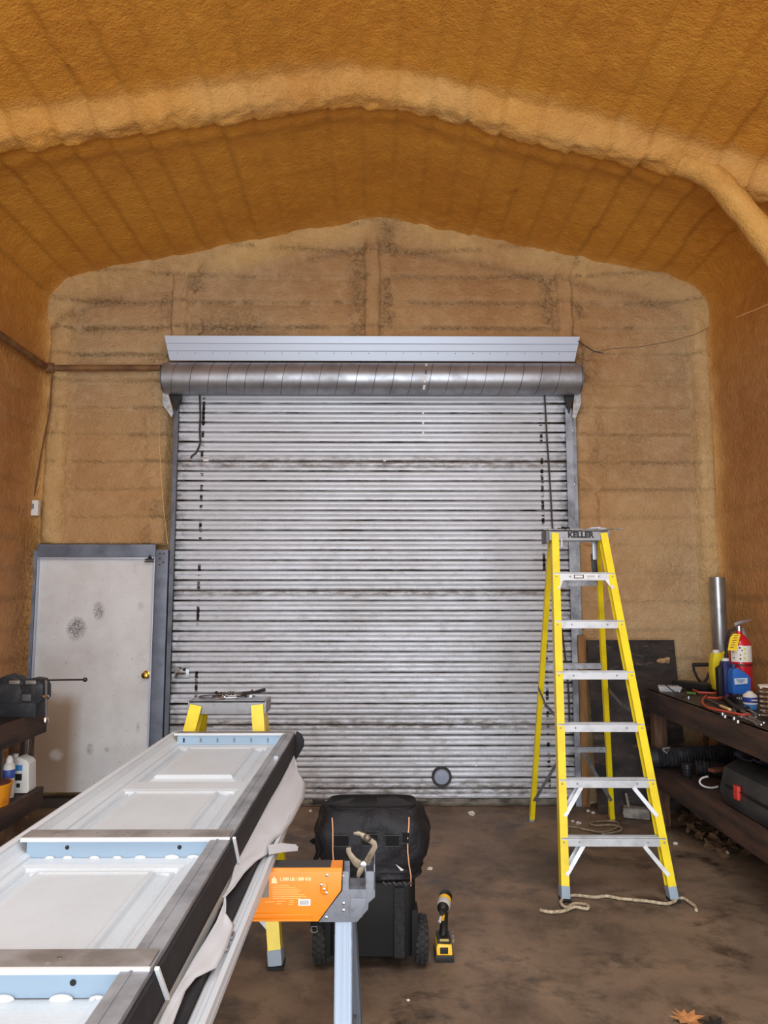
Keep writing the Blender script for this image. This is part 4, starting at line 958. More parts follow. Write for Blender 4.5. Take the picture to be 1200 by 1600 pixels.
# fire extinguisher
red = mat('extinguisher_red', (196, 26, 44), .25, 0, coat=.5)
Ex = PY(1160, 1090, 5.21); Ex.z = TZ
ex = empty('fire_extinguisher', (Ex.x, Ex.y, TZ), label='red fire extinguisher with yellow inspection tag on the right workbench', cat='fire extinguisher')
r_ = .073; eh = PY(1160, 990, 5.15).z-TZ
eh_ = eh
MB().lathe([(.0001, 0), (r_*.92, 0), (r_, .012), (r_, eh_*.80), (r_*.93, eh_*.86), (r_*.70, eh_*.93), (r_*.38, eh_*.98), (.020, eh_), (.020, eh_+.02), (.0001, eh_+.02)], (Ex.x, Ex.y, TZ), (0, 0, 1), 32).build('cylinder', red, ex, smooth=1)
za = PY(1160, 1010, 5.08).z-TZ; zb_ = PY(1160, 1036, 5.08).z-TZ
lab = MB(); vs = []
for i in range(19):
    a = PI*1.5+(-1.35+2.7*i/18)
    for z in (zb_, za): vs.append((Ex.x+math.cos(a)*(r_+.0012), Ex.y+math.sin(a)*(r_+.0012), TZ+z))
lab.add(vs, [(2*i, 2*i+2, 2*i+3, 2*i+1) for i in range(18)]); lb = lab.build('label', mat('label_white', (226, 222, 214), .5), ex)
b = MB()
for (px_, py_, s_) in ((1148, 1013, .008), (1154, 1012, .010), (1157, 1016, .009), (1147, 1019, .008), (1155, 1023, .008), (1148, 1028, .009), (1155, 1029, .010)):
    q = PY(px_, py_, Ex.y-.05); dx = q.x-Ex.x; yy = Ex.y-math.sqrt(max((r_+.003)**2-dx*dx, 0)); b.box((q.x, yy, q.z), (s_, .002, s_))
b.build('pictogram', ink, lb)
b = MB()
for k in range(6):
    q = PY(1172, 1014+k*3.6, Ex.y-.05); dx = min(q.x-Ex.x, r_*.8); yy = Ex.y-math.sqrt((r_+.003)**2-dx*dx); b.box((Ex.x+dx-.008, yy+.001, q.z), (.03, .002, .003), Matrix.Rotation(.75, 3, 'Z'))
b.build('print_line', mat('grey_print', (150, 150, 148), .6), lb)
b = MB()
for k in range(3):
    q = PY(1162, 1014+k*7, Ex.y-.06); b.box((q.x, Ex.y-r_-.001, q.z), (.014, .002, .014))
b.build('colour_mark', mat('lime_mark', (206, 214, 90), .6), lb)
zs = PY(1160, 1040, 5.08).z
MB().lathe([(r_, 0), (r_+.004, 0), (r_+.004, .014), (r_, .014)], (Ex.x, Ex.y, zs-.01), (0, 0, 1), 32).build('strap_band', mat('dark_red_band', (96, 18, 28), .5), ex)
vh = TZ+eh_+.015
MB().lathe([(.0001, 0), (.022, 0), (.022, .035), (.014, .04), (.0001, .04)], (Ex.x, Ex.y, vh), (0, 0, 1), 14).build('valve', screwm, ex)
MB().prism([(Ex.x-.03, Ex.y-.012, vh+.035), (Ex.x+.02, Ex.y-.012, vh+.05), (Ex.x+.09, Ex.y-.012, vh+.075), (Ex.x+.092, Ex.y-.012, vh+.083), (Ex.x+.01, Ex.y-.012, vh+.072), (Ex.x-.03, Ex.y-.012, vh+.055)], (0, .024, 0)).build('lever', mat('satin_steel', (180, 180, 184), .35, .9), ex, bevel=.002)
MB().prism([(Ex.x+.01, Ex.y-.01, vh+.02), (Ex.x+.03, Ex.y-.01, vh+.025), (Ex.x+.062, Ex.y-.01, vh-.06), (Ex.x+.05, Ex.y-.01, vh-.075), (Ex.x+.038, Ex.y-.01, vh-.06)], (0, .02, 0)).build('handle', mat('satin_steel', (180, 180, 184), .35, .9), ex, bevel=.002)
MB().tube([(Ex.x-.015, Ex.y, vh+.02), (Ex.x-.06, Ex.y+.01, vh-.0), (Ex.x-.085, Ex.y+.02, vh-.08), (Ex.x-.088, Ex.y+.02, vh-.2), (Ex.x-.08, Ex.y+.02, vh-.30)], .010, 10).build('hose', blackp, ex)
q = [PY(1146, 990, Ex.y-.08), PY(1157, 991, Ex.y-.08), PY(1151, 1017, Ex.y-.09), PY(1137, 1016, Ex.y-.09), PY(1141, 996, Ex.y-.08)]
tg = MB().prism(q, (0, .0015, 0)).build('inspection_tag', mat('tag_yellow', (240, 206, 40), .55), ex)
b = MB()
for k in range(6):
    c_ = q[0].lerp(q[3], .12+k*.14)+Vector((.022, -.002, 0)); b.box(c_, (.030-.006*(k % 2), .001, .004), Matrix.Rotation(-.1, 3, 'Y'))
b.build('tag_print', mat('tag_print', (120, 96, 20), .6), tg)
# blue bottles
bl1 = mat('navy_bottle', (40, 46, 96), .3); bl2 = mat('blue_bottle', (40, 104, 190), .3)
def blocky(name, cx, cy, wx, wy, h, m, label, cat, shoulders, capr=.018, caph=.03, capx=0, capm_=None, rz_=0, lbl=None):
    t = empty(name, (cx, cy, TZ if name != 'oil_jug' else .42), rz_, label, cat); return t
B1 = PY(1139, 1075, 5.08)
t = empty('bottle', (B1.x, 5.08, TZ), label='narrow navy bottle with a white cap between the yellow jug and the blue bottle', cat='bottle')
hN = PY(1139, 1033, 5.08).z-TZ
MB().prism([(B1.x-.030, 5.08, TZ), (B1.x+.030, 5.08, TZ), (B1.x+.030, 5.08, TZ+hN*.92), (B1.x+.018, 5.08, TZ+hN), (B1.x-.02, 5.08, TZ+hN), (B1.x-.030, 5.08, TZ+hN*.9)], (0, .07, 0)).build('body', bl1, t, bevel=.010)
MB().lathe([(.0001, 0), (.023, 0), (.023, .018), (.0001, .02)], (B1.x, 5.115, TZ+hN-.002), (0, 0, 1), 16).build('cap', wp, t)
MB().prism([(B1.x-.062, 5.09, TZ+.0), (B1.x-.034, 5.09, TZ+.0), (B1.x-.034, 5.09, TZ+hN*.88), (B1.x-.062, 5.09, TZ+hN*.80)], (0, .05, 0)).build('black_side', blackp, t, bevel=.006)
B2 = PY(1156, 1077, 5.05)
t = empty('bottle', (B2.x, 5.0, TZ), label='bright blue oil bottle with a slanted shoulder in front of the extinguisher', cat='bottle')
def b2(px_, py_): v = PY(px_, py_, 5.02); return (v.x, 5.0, v.z)
pts = [b2(1143, 1084), b2(1171, 1084), b2(1171, 1060), b2(1167, 1054), b2(1152, 1044), b2(1145, 1044), b2(1143, 1050)]
pts = [(x, y, max(z, TZ+.001)) for x, y, z in pts]
MB().prism(pts, (0, .075, 0)).build('body', bl2, t, bevel=.009)
v = PY(1148, 1043, 5.02); MB().lathe([(.0001, 0), (.016, 0), (.016, .02), (.0001, .022)], (v.x, 5.035, v.z-.002), (0, 0, 1), 14).build('cap', bl1, t)
q = [PY(1147, 1060, 4.99), PY(1168, 1059, 4.99), PY(1168, 1068, 4.99), PY(1148, 1070, 4.99)]
lb = MB().prism(q, (0, -.001, 0)).build('label', mat('pale_blue_label', (196, 210, 226), .5), t)
for k in range(3): MB().box(PY(1157.5, 1062+k*2, 4.985), (.06-.015*k, .001, .003)).build('label_print', mat('blue_print', (60, 100, 160), .6), lb)
# dark round thing in front of the blue bottle with pale print
p = PY(1156, 1082, 4.9)
cn = empty('tape_roll', (p.x, 4.88, TZ), label='dark roll with pale speckled print in front of the blue bottle', cat='roll')
MB().lathe([(.035, 0), (.056, 0), (.056, .045), (.035, .045), (.035, 0)], (p.x, 4.88, TZ+.0), (0, 0, 1), 26).build('roll', mat('roll_black', (30, 30, 34), .5), cn)
b = MB()
for k in range(9):
    a = PI*1.5-.9+k*.22; b.box((p.x+math.cos(a)*.057, 4.88+math.sin(a)*.057, TZ+.032), (.006, .006, .008+.006*(k % 2)), Matrix.Rotation(a, 3, 'Z'))
b.build('print', mat('pale_print', (190, 190, 186), .6), cn)
# small white and blue bottle nearer
p = PZ(1173, 1108, TZ); sb = empty('bottle', (p.x, p.y, TZ), label='small white bottle with a blue label near the front of the right workbench', cat='bottle')
hh = PY(1173, 1080, p.y).z-TZ
MB().lathe([(.0001, 0), (.033, 0), (.038, .008), (.040, hh*.32)], p, (0, 0, 1), 22).build('base', mat('clear_blue', (70, 140, 210), .25), sb)
MB().lathe([(.0001, hh*.30), (.041, hh*.30), (.041, hh*.72), (.039, hh*.80), (.018, hh*.94), (.014, hh), (.0001, hh)], p, (0, 0, 1), 22).build('body', wp, sb)
lb = MB().lathe([(.0412, 0), (.0418, 0), (.0418, hh*.28), (.0412, hh*.28)], (p.x, p.y, TZ+hh*.40), (0, 0, 1), 22).build('label', mat('royal_blue', (30, 60, 150), .4), sb)
MB().box((p.x+.004, p.y-.0425, TZ+hh*.54), (.036, .002, hh*.07)).build('label_print', wp, lb)
# stack of clear/steel clips at the right edge (coil)
p = PZ(1199, 1125, TZ); cb = empty('coil_spring', (p.x+.02, p.y, TZ), label='shiny coiled spring standing at the right edge of the workbench', cat='spring')
pts = [(p.x+.03+.055*math.cos(a), p.y+.055*math.sin(a), TZ+.01+a/(2*PI)*.026) for a in np.linspace(0, 2*PI*6.5, 120)]
MB().tube(pts, .0085, 8).build('coil', mat('bright_chrome', (214, 216, 220), .15, 1), cb)
MB().lathe([(.0001, 0), (.066, 0), (.066, .006), (.0001, .008)], (p.x+.03, p.y, TZ+.183), (0, 0, 1), 26).build('top_disc', wp, cb)
# bench clutter
ora = mat('orange_red_rubber', (176, 66, 46), .5)
def bench_tube(name, pts, r, m, label, cat, z=.012, sm=4):
    o = rope(name, pts, r, m, label, TZ+z, cat, sm); return o
bench_tube('orange_cable', [(1172, 1116), (1160, 1117), (1140, 1113), (1120, 1109), (1106, 1105), (1098, 1099), (1099, 1092), (1104, 1087)], .0075, ora, 'bent orange red rubber cable in the middle of the right workbench', 'cable', .022)
tl = empty('pliers', tuple(PZ(1112, 1088, TZ)), label='long pliers with orange red handles near the back of the right workbench', cat='pliers')
for pts in ([(1083, 1078), (1092, 1082), (1112, 1083), (1130, 1083)], [(1106, 1090), (1118, 1091), (1131, 1090), (1138, 1087)]):
    MB().tube([PZ(x, y, TZ+.014) for x, y in pts], .008, 8).build('handle', ora, tl)
MB().tube([PZ(x, y, TZ+.014) for x, y in ((1128, 1085), (1134, 1087), (1140, 1086))], [.010, .008, .004], 8).build('jaw', kitm, tl)
cs = empty('black_case', tuple(PZ(1088, 1074, TZ)), label='long flat black case lying at the back of the right workbench', cat='case')
a0, a1 = PZ(1066, 1075, TZ), PZ(1110, 1081, TZ)
b = MB().box(((a0.x+a1.x)/2, (a0.y+a1.y)/2+.03, TZ+.028), ((a1-a0).length+.06, .12, .05), Matrix.Rotation(math.atan2(a1.y-a0.y, a1.x-a0.x), 3, 'Z')); b.build('lid', blackp, cs, bevel=.012)
MB().box(((a0.x+a1.x)/2-.02, (a0.y+a1.y)/2-.035, TZ+.03), (.04, .008, .02), Matrix.Rotation(math.atan2(a1.y-a0.y, a1.x-a0.x), 3, 'Z')).build('clasp', mat('satin_black', (34, 36, 40), .3), cs, bevel=.002)
p = PZ(1046, 1080, TZ); b = MB().box((p.x, p.y, TZ+.02), (.15, .07, .04), Matrix.Rotation(-.2, 3, 'Z')); b.v = [tuple(Vector(v)+Vector(rng.rand(3)-.5)*.02) for v in b.v]
tag(b.build('plastic_pack', mat('clear_pack', (180, 184, 186), .25), bevel=.008), 'crumpled clear plastic pack on the far end of the right workbench', 'pack')
bench_tube('black_lead', [(1040, 1070), (1048, 1077), (1058, 1084), (1066, 1088), (1072, 1089)], .004, blackp, 'thin black lead curving over the clear plastic pack', 'lead', .05)
bench_tube('screwdriver', [(1056, 1085), (1064, 1088), (1069, 1089)], .006, kitm, 'small steel screwdriver beside the clear plastic pack', 'screwdriver', .01)
bench_tube('green_marker', [(1073, 1083), (1079, 1083), (1087, 1084)], .009, mat('green_plastic', (84, 120, 50), .5), 'stubby green marker left of the orange pliers', 'marker', .012)
bench_tube('blue_wrench', [(1104, 1093), (1112, 1096), (1122, 1101), (1128, 1104)], .007, mat('blue_steel', (84, 92, 120), .4, .5), 'blue grey handled tool pointing at the wooden scraper', 'tool', .012)
bench_tube('wooden_handle', [(1126, 1103), (1133, 1106), (1141, 1109)], .010, mat('pale_wood', (214, 186, 136), .6), 'short pale wooden handle beside the orange cable', 'handle', .014)
bench_tube('black_hose', [(1132, 1090), (1140, 1098), (1150, 1106), (1160, 1110), (1168, 1106)], .014, mat('hose_black', (26, 28, 26), .6), 'black rubber hose piece behind the wrenches', 'hose', .016)
wr = None
ends = [((1147, 1111), (1156, 1120)), ((1150, 1108), (1163, 1113)), ((1162, 1112), (1176, 1119)), ((1166, 1116), (1180, 1126)), ((1160, 1120), (1174, 1124)), ((1172, 1110), (1182, 1116)), ((1170, 1124), (1184, 1131)), ((1176, 1122), (1188, 1128))]
for k, (a, c_) in enumerate(ends):
    A, Bv = PZ(*a, TZ+.008+.004*k), PZ(*c_, TZ+.008+.004*k); b = MB(); d_ = (Bv-A).normalized(); pe = Vector((-d_.y, d_.x, 0))
    b.sweep([(-.006, -.002), (.006, -.002), (.006, .002), (-.006, .002)], A, Bv, pe)
    ringp = [A-d_*.012+Vector((math.cos(t)*.012, math.sin(t)*.012, 0)) for t in np.linspace(0, 2*PI, 12, endpoint=False)]; b.tube(ringp, .004, 6, closed=True)
    e = Bv
    for s_ in (-1, 1): b.tube([e, e+pe*.013*s_+d_*.01, e+pe*.009*s_+d_*.026], .004, 6)
    tag(b.build('wrench', mat('chrome_wrench', (150, 152, 156), .3, .9)), ['chrome spanner at the left front of the pile, ring end up', 'chrome spanner lying left behind the pile by the orange cable', 'chrome spanner crossing the end of the orange cable', 'long chrome spanner in the middle of the pile', 'short chrome spanner under the middle of the pile', 'chrome spanner nearest the small white bottle', 'chrome spanner at the very front edge of the pile', 'chrome spanner at the right end of the pile below the spring'][k], 'wrench', 'spanners on the right workbench')
SK_ = [(1147, 1125, 'chrome socket at the front edge left of the spanners'), (1153, 1130, 'chrome socket at the front edge below the spanner pile'), (1076, 1092, 'chrome socket alone left of the orange cable'), (1129, 1118, 'chrome socket in front of the orange cable bend'), (1137, 1098, 'chrome socket beside the black hose piece'), (1133, 1122, 'chrome socket nearest the front edge under the orange cable'), (1062, 1081, 'chrome socket by the black lead and clear pack')]
for k, (x, y, lbl_) in enumerate(SK_):
    p = PZ(x, y, TZ); o = MB().lathe([(.006, 0), (.010, 0), (.010, .016), (.006, .016), (.006, 0)], p, (.2, .1, 1), 10).build('socket', mat('chrome_wrench', (150, 152, 156), .3, .9))
    tag(o, lbl_, 'socket', 'sockets on the right workbench')

# ================================================================== LEFT WORKBENCH
LB = empty('workbench', (-2.45, 3.6, 0), label='dark timber workbench with a vice on the left wall', cat='workbench')
LZ = .90; ly1 = 4.93; LX = -2.17
for k in range(3): MB().box((LX-.115-k*.225, (2.2+ly1)/2, LZ-.02), (.222, ly1-2.2, .04)).build('top_plank', tops, LB, bevel=.003)
MB().box((LX+.0, (2.2+ly1)/2, LZ-.07), (.036, ly1-2.2, .14)).build('front_fascia', wood, LB, bevel=.004)
MB().box((LX-.33, ly1+.01, LZ-.065), (.66, .03, .12)).build('end_fascia', wood, LB, bevel=.004)
for k in range(3): MB().box((LX-.115-k*.225, (2.2+ly1)/2, .40), (.222, ly1-2.2, .035)).build('shelf_plank', wood, LB, bevel=.003)
MB().box((LX, (2.2+ly1)/2, .36), (.036, ly1-2.2, .12)).build('shelf_fascia', wood, LB, bevel=.004)
for (x, y) in ((LX-.145, ly1-.045), (LX-.58, ly1-.045), (LX-.58, 3.2), (LX-.05, 2.4)):
    MB().box((x, y, (LZ-.04)/2), (.07, .075, LZ-.04)).build('leg', woodl, LB, bevel=.004)
MB().box((LX-.065, ly1-.02, .54), (.02, .04, .62)).build('side_board', woodl, LB, bevel=.003)
MB().box((LX-.31, ly1-.02, .55), (.06, .06, .60)).build('brace_post', wood, LB, bevel=.003)
# vice
vm = mat('vice_iron', (44, 46, 50), .5, .5, (70, 70, 72), 14, .5, .7)
V0 = PY(40, 1098, 4.62)
vi = empty('bench_vice', (V0.x, 4.62, LZ), label='black iron bench vice with a long handle rod on the left workbench', cat='vice')
def vp(x, y, Y=4.62): return PY(x, y, Y)
MB().prism([vp(-30, 1100), vp(34, 1100), vp(36, 1080), vp(30, 1068), vp(-6, 1066), vp(-30, 1072)], (0, .13, 0)).build('fixed_body', vm, vi, bevel=.012)
MB().prism([vp(30, 1098), vp(60, 1100), vp(67, 1092), vp(67, 1072), vp(62, 1062), vp(50, 1060), vp(40, 1062), vp(30, 1070)], (0, .12, 0)).build('moving_jaw', vm, vi, bevel=.012)
MB().prism([vp(-2, 1070), vp(-2, 1060), vp(12, 1054), vp(26, 1058), vp(36, 1066), vp(34, 1072)], (0, .10, 0)).build('anvil', vm, vi, bevel=.008)
for (x0, x1) in ((14, 33), (42, 56)): MB().box((vp(x0, 1066)+vp(x1, 1066))/2+Vector((0, -.004, .0)), (.065, .012, .022)).build('jaw_plate', mat('worn_jaw_steel', (150, 146, 140), .4, .8), vi, bevel=.003)
MB().box(vp(42, 1090)+Vector((0, -.003, 0)), (.055, .006, .04)).build('badge', mat('badge_grey', (84, 84, 86), .5, .4), vi, bevel=.002)
MB().lathe([(.0001, 0), (.030, 0), (.030, .02), (.014, .022), (.014, .05), (.0001, .05)], vp(64, 1088, 4.66), (1, 0, 0), 18).build('screw_boss', vm, vi)
b = MB().cyl(vp(56, 1063, 4.60), vp(132, 1062, 4.60), .0055, seg=10); b.ball(vp(133, 1062, 4.60), .014)
b.build('handle_rod', mat('dark_rod', (64, 64, 64), .4, .7), vi)
MB().box((V0.x-.06, 4.70, LZ+.045), (.24, .15, .09)).build('base', vm, vi, bevel=.006)
chrome = mat('bright_chrome', (214, 216, 220), .15, 1)
MB().cyl(vp(72, 1062, 4.60), vp(72, 1128, 4.60), .0075, seg=10).build('tee_bar', mat('thread_steel', (140, 140, 144), .35, .9), vi)
MB().lathe([(.0001, 0), (.024, 0), (.026, .008), (.020, .016), (.0001, .018)], vp(70, 1090, 4.60), (0, 0, 1), 14).build('collar', chrome, vi)
MB().lathe([(.0001, -.014), (.018, -.012), (.020, 0), (.014, .02), (.0001, .024)], vp(71, 1126, 4.60), (0, 0, 1), 14).build('bar_end', chrome, vi)
# clutter on the left bench
for (x, y, l_, m_, nm, lb_, ct) in ((5, 1110, .05, mat('white_zip', (222, 222, 222), .5), 'cable_clip', 'small white clip on the left workbench below the vice', 'clip'),):
    p = PZ(x, y, LZ); o = MB().tube([(p.x-.02, p.y, LZ+.008), (p.x+.02, p.y, LZ+.012), (p.x+.03, p.y, LZ+.006)], .006, 6).build(nm, m_); tag(o, lb_, ct)
p = PZ(11, 1112, LZ); o = MB().box((p.x, p.y, LZ+.022), (.012, .02, .044)).build('glue_cap', mat('white_zip', (222, 222, 222), .5), bevel=.003); tag(o, 'small upright white cap standing on the left workbench', 'cap')
# shelf bottles
SH = .422
p = PZ(30, 1238, SH); Yq = p.y
ob = empty('oil_jug', (p.x, Yq, SH), label='white plastic oil jug with a blue label on the left shelf', cat='jug')
def q_(x, y): v = PY(x, y, Yq-.03); return (v.x, Yq-.03, max(v.z, SH+.001))
MB().prism([q_(20, 1240), q_(42, 1240), q_(45, 1236), q_(45, 1193), q_(41, 1188), q_(29, 1183), q_(20, 1186), q_(18, 1192)], (0, .10, 0)).build('body', wp, ob, bevel=.010)
MB().lathe([(.0001, 0), (.018, 0), (.018, .026), (.0001, .028)], PY(24, 1184, Yq), (0, 0, 1), 14).build('cap', wp, ob)
c0 = (Vector(q_(27, 1200))+Vector(q_(27, 1228)))/2
lb = MB().box(c0+Vector((.004, -.002, 0)), (.058, .003, .15)).build('label', mat('label_pale', (210, 214, 216), .5), ob)
MB().box(c0+Vector((.004, -.0045, .055)), (.052, .002, .035)).build('label_blue', mat('sky_blue', (60, 130, 190), .5), lb)
MB().box(c0+Vector((.004, -.0045, .0)), (.052, .002, .04)).build('label_dark', ink, lb)
MB().box(c0+Vector((.010, -.0045, -.05)), (.022, .002, .025)).build('label_code', ink, lb)
p = PZ(12, 1246, SH); sp = empty('spray_can', (p.x, p.y, SH), label='white and blue spray can beside the oil jug on the left shelf', cat='can')
hh = PY(12, 1184, p.y).z-SH
MB().lathe([(.0001, 0), (.033, 0), (.034, .006), (.034, hh*.78), (.028, hh*.86), (.022, hh*.88), (.0001, hh*.88)], p, (0, 0, 1), 22).build('can_body', wp, sp)
MB().lathe([(.0001, 0), (.021, 0), (.021, .02), (.010, .04), (.0001, .045)], (p.x, p.y, SH+hh*.88), (0, 0, 1), 14).build('nozzle_cap', mat('cap_white', (230, 230, 230), .4), sp)
MB().lathe([(.0345, 0), (.035, 0), (.035, .05), (.0345, .05)], (p.x, p.y, SH+hh*.5), (0, 0, 1), 22).build('blue_band', mat('band_blue', (60, 84, 160), .4), sp)
p = PZ(0, 1218, SH); ft_ = MB().lathe([(.0001, 0), (.03, 0), (.03, .19), (.012, .23), (.010, .26), (.0001, .26)], (p.x-.03, p.y+.02, SH), (0, 0, 1), 16).build('spray_bottle', mat('grey_bottle', (110, 112, 116), .4)); tag(ft_, 'grey trigger bottle at the left edge behind the spray can', 'bottle')
p = PZ(-16, 1258, SH); bk = empty('orange_bucket', (p.x, p.y, SH), label='dirty orange plastic tub at the left edge of the left shelf', cat='tub')
rr = (PY(16, 1250, p.y).x-p.x)
MB().lathe([(.0001, 0), (rr*.86, 0), (rr*.95, .10), (rr, .115), (rr, .125), (rr*.93, .125), (rr*.80, .01), (.0001, .01)], p, (0, 0, 1), 28).build('tub', mat('tub_orange', (228, 150, 30), .5, 0, (190, 104, 24), 12, .5, .7), bk)
MB().lathe([(.0001, 0), (rr*.9, 0), (rr*.8, .03), (.0001, .05)], (p.x, p.y, SH+.10), (0, 0, 1), 24).build('contents', mat('red_brown', (92, 44, 34), .8), bk)

# ================================================================== STACK OF DOOR SECTIONS
pw = mat('panel_white', (196, 202, 208), .38, .05)
skinm = mat('panel_skin', (200, 209, 216), .36, .05, (190, 198, 204), 3, .4, .7, bump=.25, bs=170)
blue_ = mat('zinc_blue_white', (160, 184, 204), .3, .25)
gst = mat('weathered_zinc', (150, 148, 148), .5, .25, (116, 112, 108), 9, .4, .65, col3=(176, 174, 170), ns3=40, lo3=.62, hi3=.75, stretch=(1, 1, 1))
vinyl = mat('black_vinyl', (26, 26, 31), .8, 0, (38, 38, 42), 20, .5, .7)
TP = 1.01; SK = .962; X0, X1 = -.968, -.392; YN, YE = .45, 3.55
ps = empty('door_section', ((X0+X1)/2, (YN+YE)/2, .915), label='top white garage door section lying face down with grey stiles on the stack', cat='door section')
# embossed skin
xs_ = np.linspace(X0+.012, X1-.01, 280); ys_ = np.r_[np.linspace(YN+.01, 1.2, 60), np.linspace(1.2, YE-.03, 460)[1:]]
GX, GY = np.meshgrid(xs_, ys_, indexing='ij')
hz = np.zeros_like(GX)
for k in range(5):
    yt = 3.38-k*.735; yb_ = yt-.49
    if yb_ < YN: yb_ = YN+.06
    if yt < YN+.2: continue
    dx = np.maximum(-.838-GX, GX+.560); dyy = np.maximum(yb_-GY, GY-yt); dd = np.maximum(dx, dyy)
    h = np.interp(dd, [-.012, -.006, 0, .006, .012, .034, .038, .044, .050, .056, .062, .070], [.005, .005, .010, .006, -.004, -.016, -.009, -.009, -.017, -.004, -.004, 0])
    hz = np.where((dd > -.4) & (dd < .075), h*(1 if True else 0), hz); hz = np.where(dd < -.012, .004, hz)
# inner slopes up to the rims
hz = np.maximum(hz, np.interp(GX, [X0, X0+.02, X0+.034, X0+.040, X0+.044, X0+.056, X0+.060], [.046, .044, .016, .010, .013, .006, -.02])); hz = np.maximum(hz, np.interp(GX, [X1-.094, X1-.090, X1-.086, X1-.056, X1-.05], [-.02, .006, .003, .010, .042]))
vs = np.stack([GX, GY, SK+hz], -1).reshape(-1, 3).tolist(); nv = len(ys_)
b = MB(); i_ = np.arange(GX.size).reshape(GX.shape)
b.add(vs, np.stack([i_[:-1, :-1], i_[1:, :-1], i_[1:, 1:], i_[:-1, 1:]], -1).reshape(-1, 4).tolist())
b.build('embossed_skin', skinm, ps, smooth=.5)
MB().box(((X0+X1)/2, (YN+YE)/2, .938), (X1-X0-.004, YE-YN-.004, .012)).build('backing', pw, ps)
b = MB()
b.prism([(X0, YN, .935), (X0+.028, YN, .965), (X0+.022, YN, TP-.004), (X0+.010, YN, TP), (X0, YN, TP-.004)], (0, YE-YN, 0)); b.prism([(X0+.030, YN, .975), (X0+.052, YN, .962), (X0+.050, YN, .968), (X0+.032, YN, .982)], (0, YE-YN-.05, 0))
b.build('left_rim', pw, ps)
b = MB(); b.box((X1-.024, (YN+YE)/2, TP-.006), (.050, YE-YN, .010)); b.box((X1-.030, (YN+YE)/2, TP-.0), (.005, YE-YN-.05, .003)); b.box((X1-.003, (YN+YE)/2, TP-.012), (.006, YE-YN, .022))
b.build('right_rim', mat('zinc_rim', (158, 163, 170), .42, .3, (124, 128, 134), 9, .4, .65), ps, bevel=.0015)
st = [(3.49, 3.55), (2.03, 2.095), (1.35, 1.415), (.62, .68)]
for k, (a, c_) in enumerate(st):
    s_ = MB().box(((X0+X1)/2+.012, (a+c_)/2, TP-.001+.002*(k > 0)), (X1-X0-(.03 if k else .05), c_-a, .005)).build('stile', gst, ps, bevel=.001)
    xr_ = X1+.001 if k else X1-.045
    b = MB().box(((X0+.03+xr_)/2, a-.003, TP-.0015), (xr_-X0-.03, .008, .010))
    if k: b.sweep([(-.003, -.004), (.003, -.004), (.003, .004), (-.003, .004)], (X1+.012, a-.002, TP+.002), (X1+.013, a+.07, .926), (0, 1, 0))
    b.build('white_lip', mat('lip_white', (214, 218, 222), .4), s_, bevel=.001)
    MB().box(((X0+X1)/2-.005, a+.003, (SK+TP)/2-.001), (X1-X0-.10, .005, TP-SK-.004)).build('stile_web', blue_, s_)
    if k:
        for u in (.17, .83): MB().lathe([(.0001, 0), (.0055, 0), (.0055, .001), (.0001, .001)], (X0+.05+(X1-X0-.1)*u+(0 if u > .5 else .02), a+.0002, SK+.026), (0, -1, 0), 12).build('hole', ink, s_)
        for u in (.1, .2, .34, .46, .58, .80, .90, 1.0)[:7]:
            p = Vector((X0+.06+(X1-X0-.12)*u+rng.rand()*.02, a-.004, SK+.001)); b = MB().ball(p, .008+.006*rng.rand(), 9, (1.5, .6, .6)); b.build('adhesive_blob', mat('adhesive', (212, 214, 214), .5), s_)
        for u in (.12, .35, .52, .75): MB().lathe([(.0001, 0), (.004, 0), (.004, .0015), (.0001, .002)], (X0+.05+(X1-X0-.1)*u, (a+c_)/2, TP+.003), (0, 0, 1), 8).build('rivet', screwm, s_)
    else:
        for q in range(7):
            x = X0+.075+q*.077; MB().box((x, a-.001, SK+.020), (.007, .004, .018)).build('slot', ink if q < 1 else mat('slot_grey', (120, 126, 130), .5), s_)
MB().box((X1-.010, 3.0, TP+.003), (.016, .03, .008)).build('tape_blob', screwm, ps)
b = MB(); b.box((X1+.003, (YN+YE)/2, .958), (.010, YE-YN, .076)); 
b.build('side_seal', vinyl, ps, bevel=.003)
q = [PY(x, y, 3.53) for x, y in ((462, 1145), (470, 1150), (474, 1160), (473, 1170), (467, 1180), (461, 1190), (456, 1192))]
MB().prism(q, (0, .05, 0)).build('seal_end_flap', vinyl, ps, bevel=.003)
# lower section
lo = empty('door_section', ((X0+X1)/2+.04, (YN+YE)/2, .829), label='lower white garage door section under the top one with its ribbed edge showing', cat='door section')
LX1 = -.318
MB().box(((-.95+LX1)/2-.006, (YN+3.2)/2, .845), (LX1+.95-.012, 3.2-YN, .030)).build('core', pw, lo, bevel=.002)
b = MB(); pr = [(-.345, .830), (LX1, .830), (LX1, .842), (LX1-.006, .845), (LX1-.006, .850), (LX1, .853), (LX1-.002, .862), (LX1-.012, .866), (LX1-.016, .862), (LX1-.022, .862), (LX1-.024, .867), (LX1-.030, .867)]
b.prism([(x, YN, z) for x, z in pr], (0, 2.75-YN+.02, 0)); b.build('edge_rib', pw, lo)
MB().box((-.369, (YN+3.3)/2, .875), (.034, 3.3-YN, .026)).build('edge_seal', vinyl, lo, bevel=.003)
MB().box((-.66, (YN+3.3)/2, .885), (.54, 3.3-YN, .05)).build('spacer_board', mat('foam_board', (210, 210, 206), .7), lo, bevel=.003)
p = Vector((-.348, 1.80, .868)); b = MB()
for k in range(2): b.box(p+Vector((0, -k*.055, .0)), (.03, .03, .006))
b.build('hinge_clip', screwm, lo, bevel=.001)
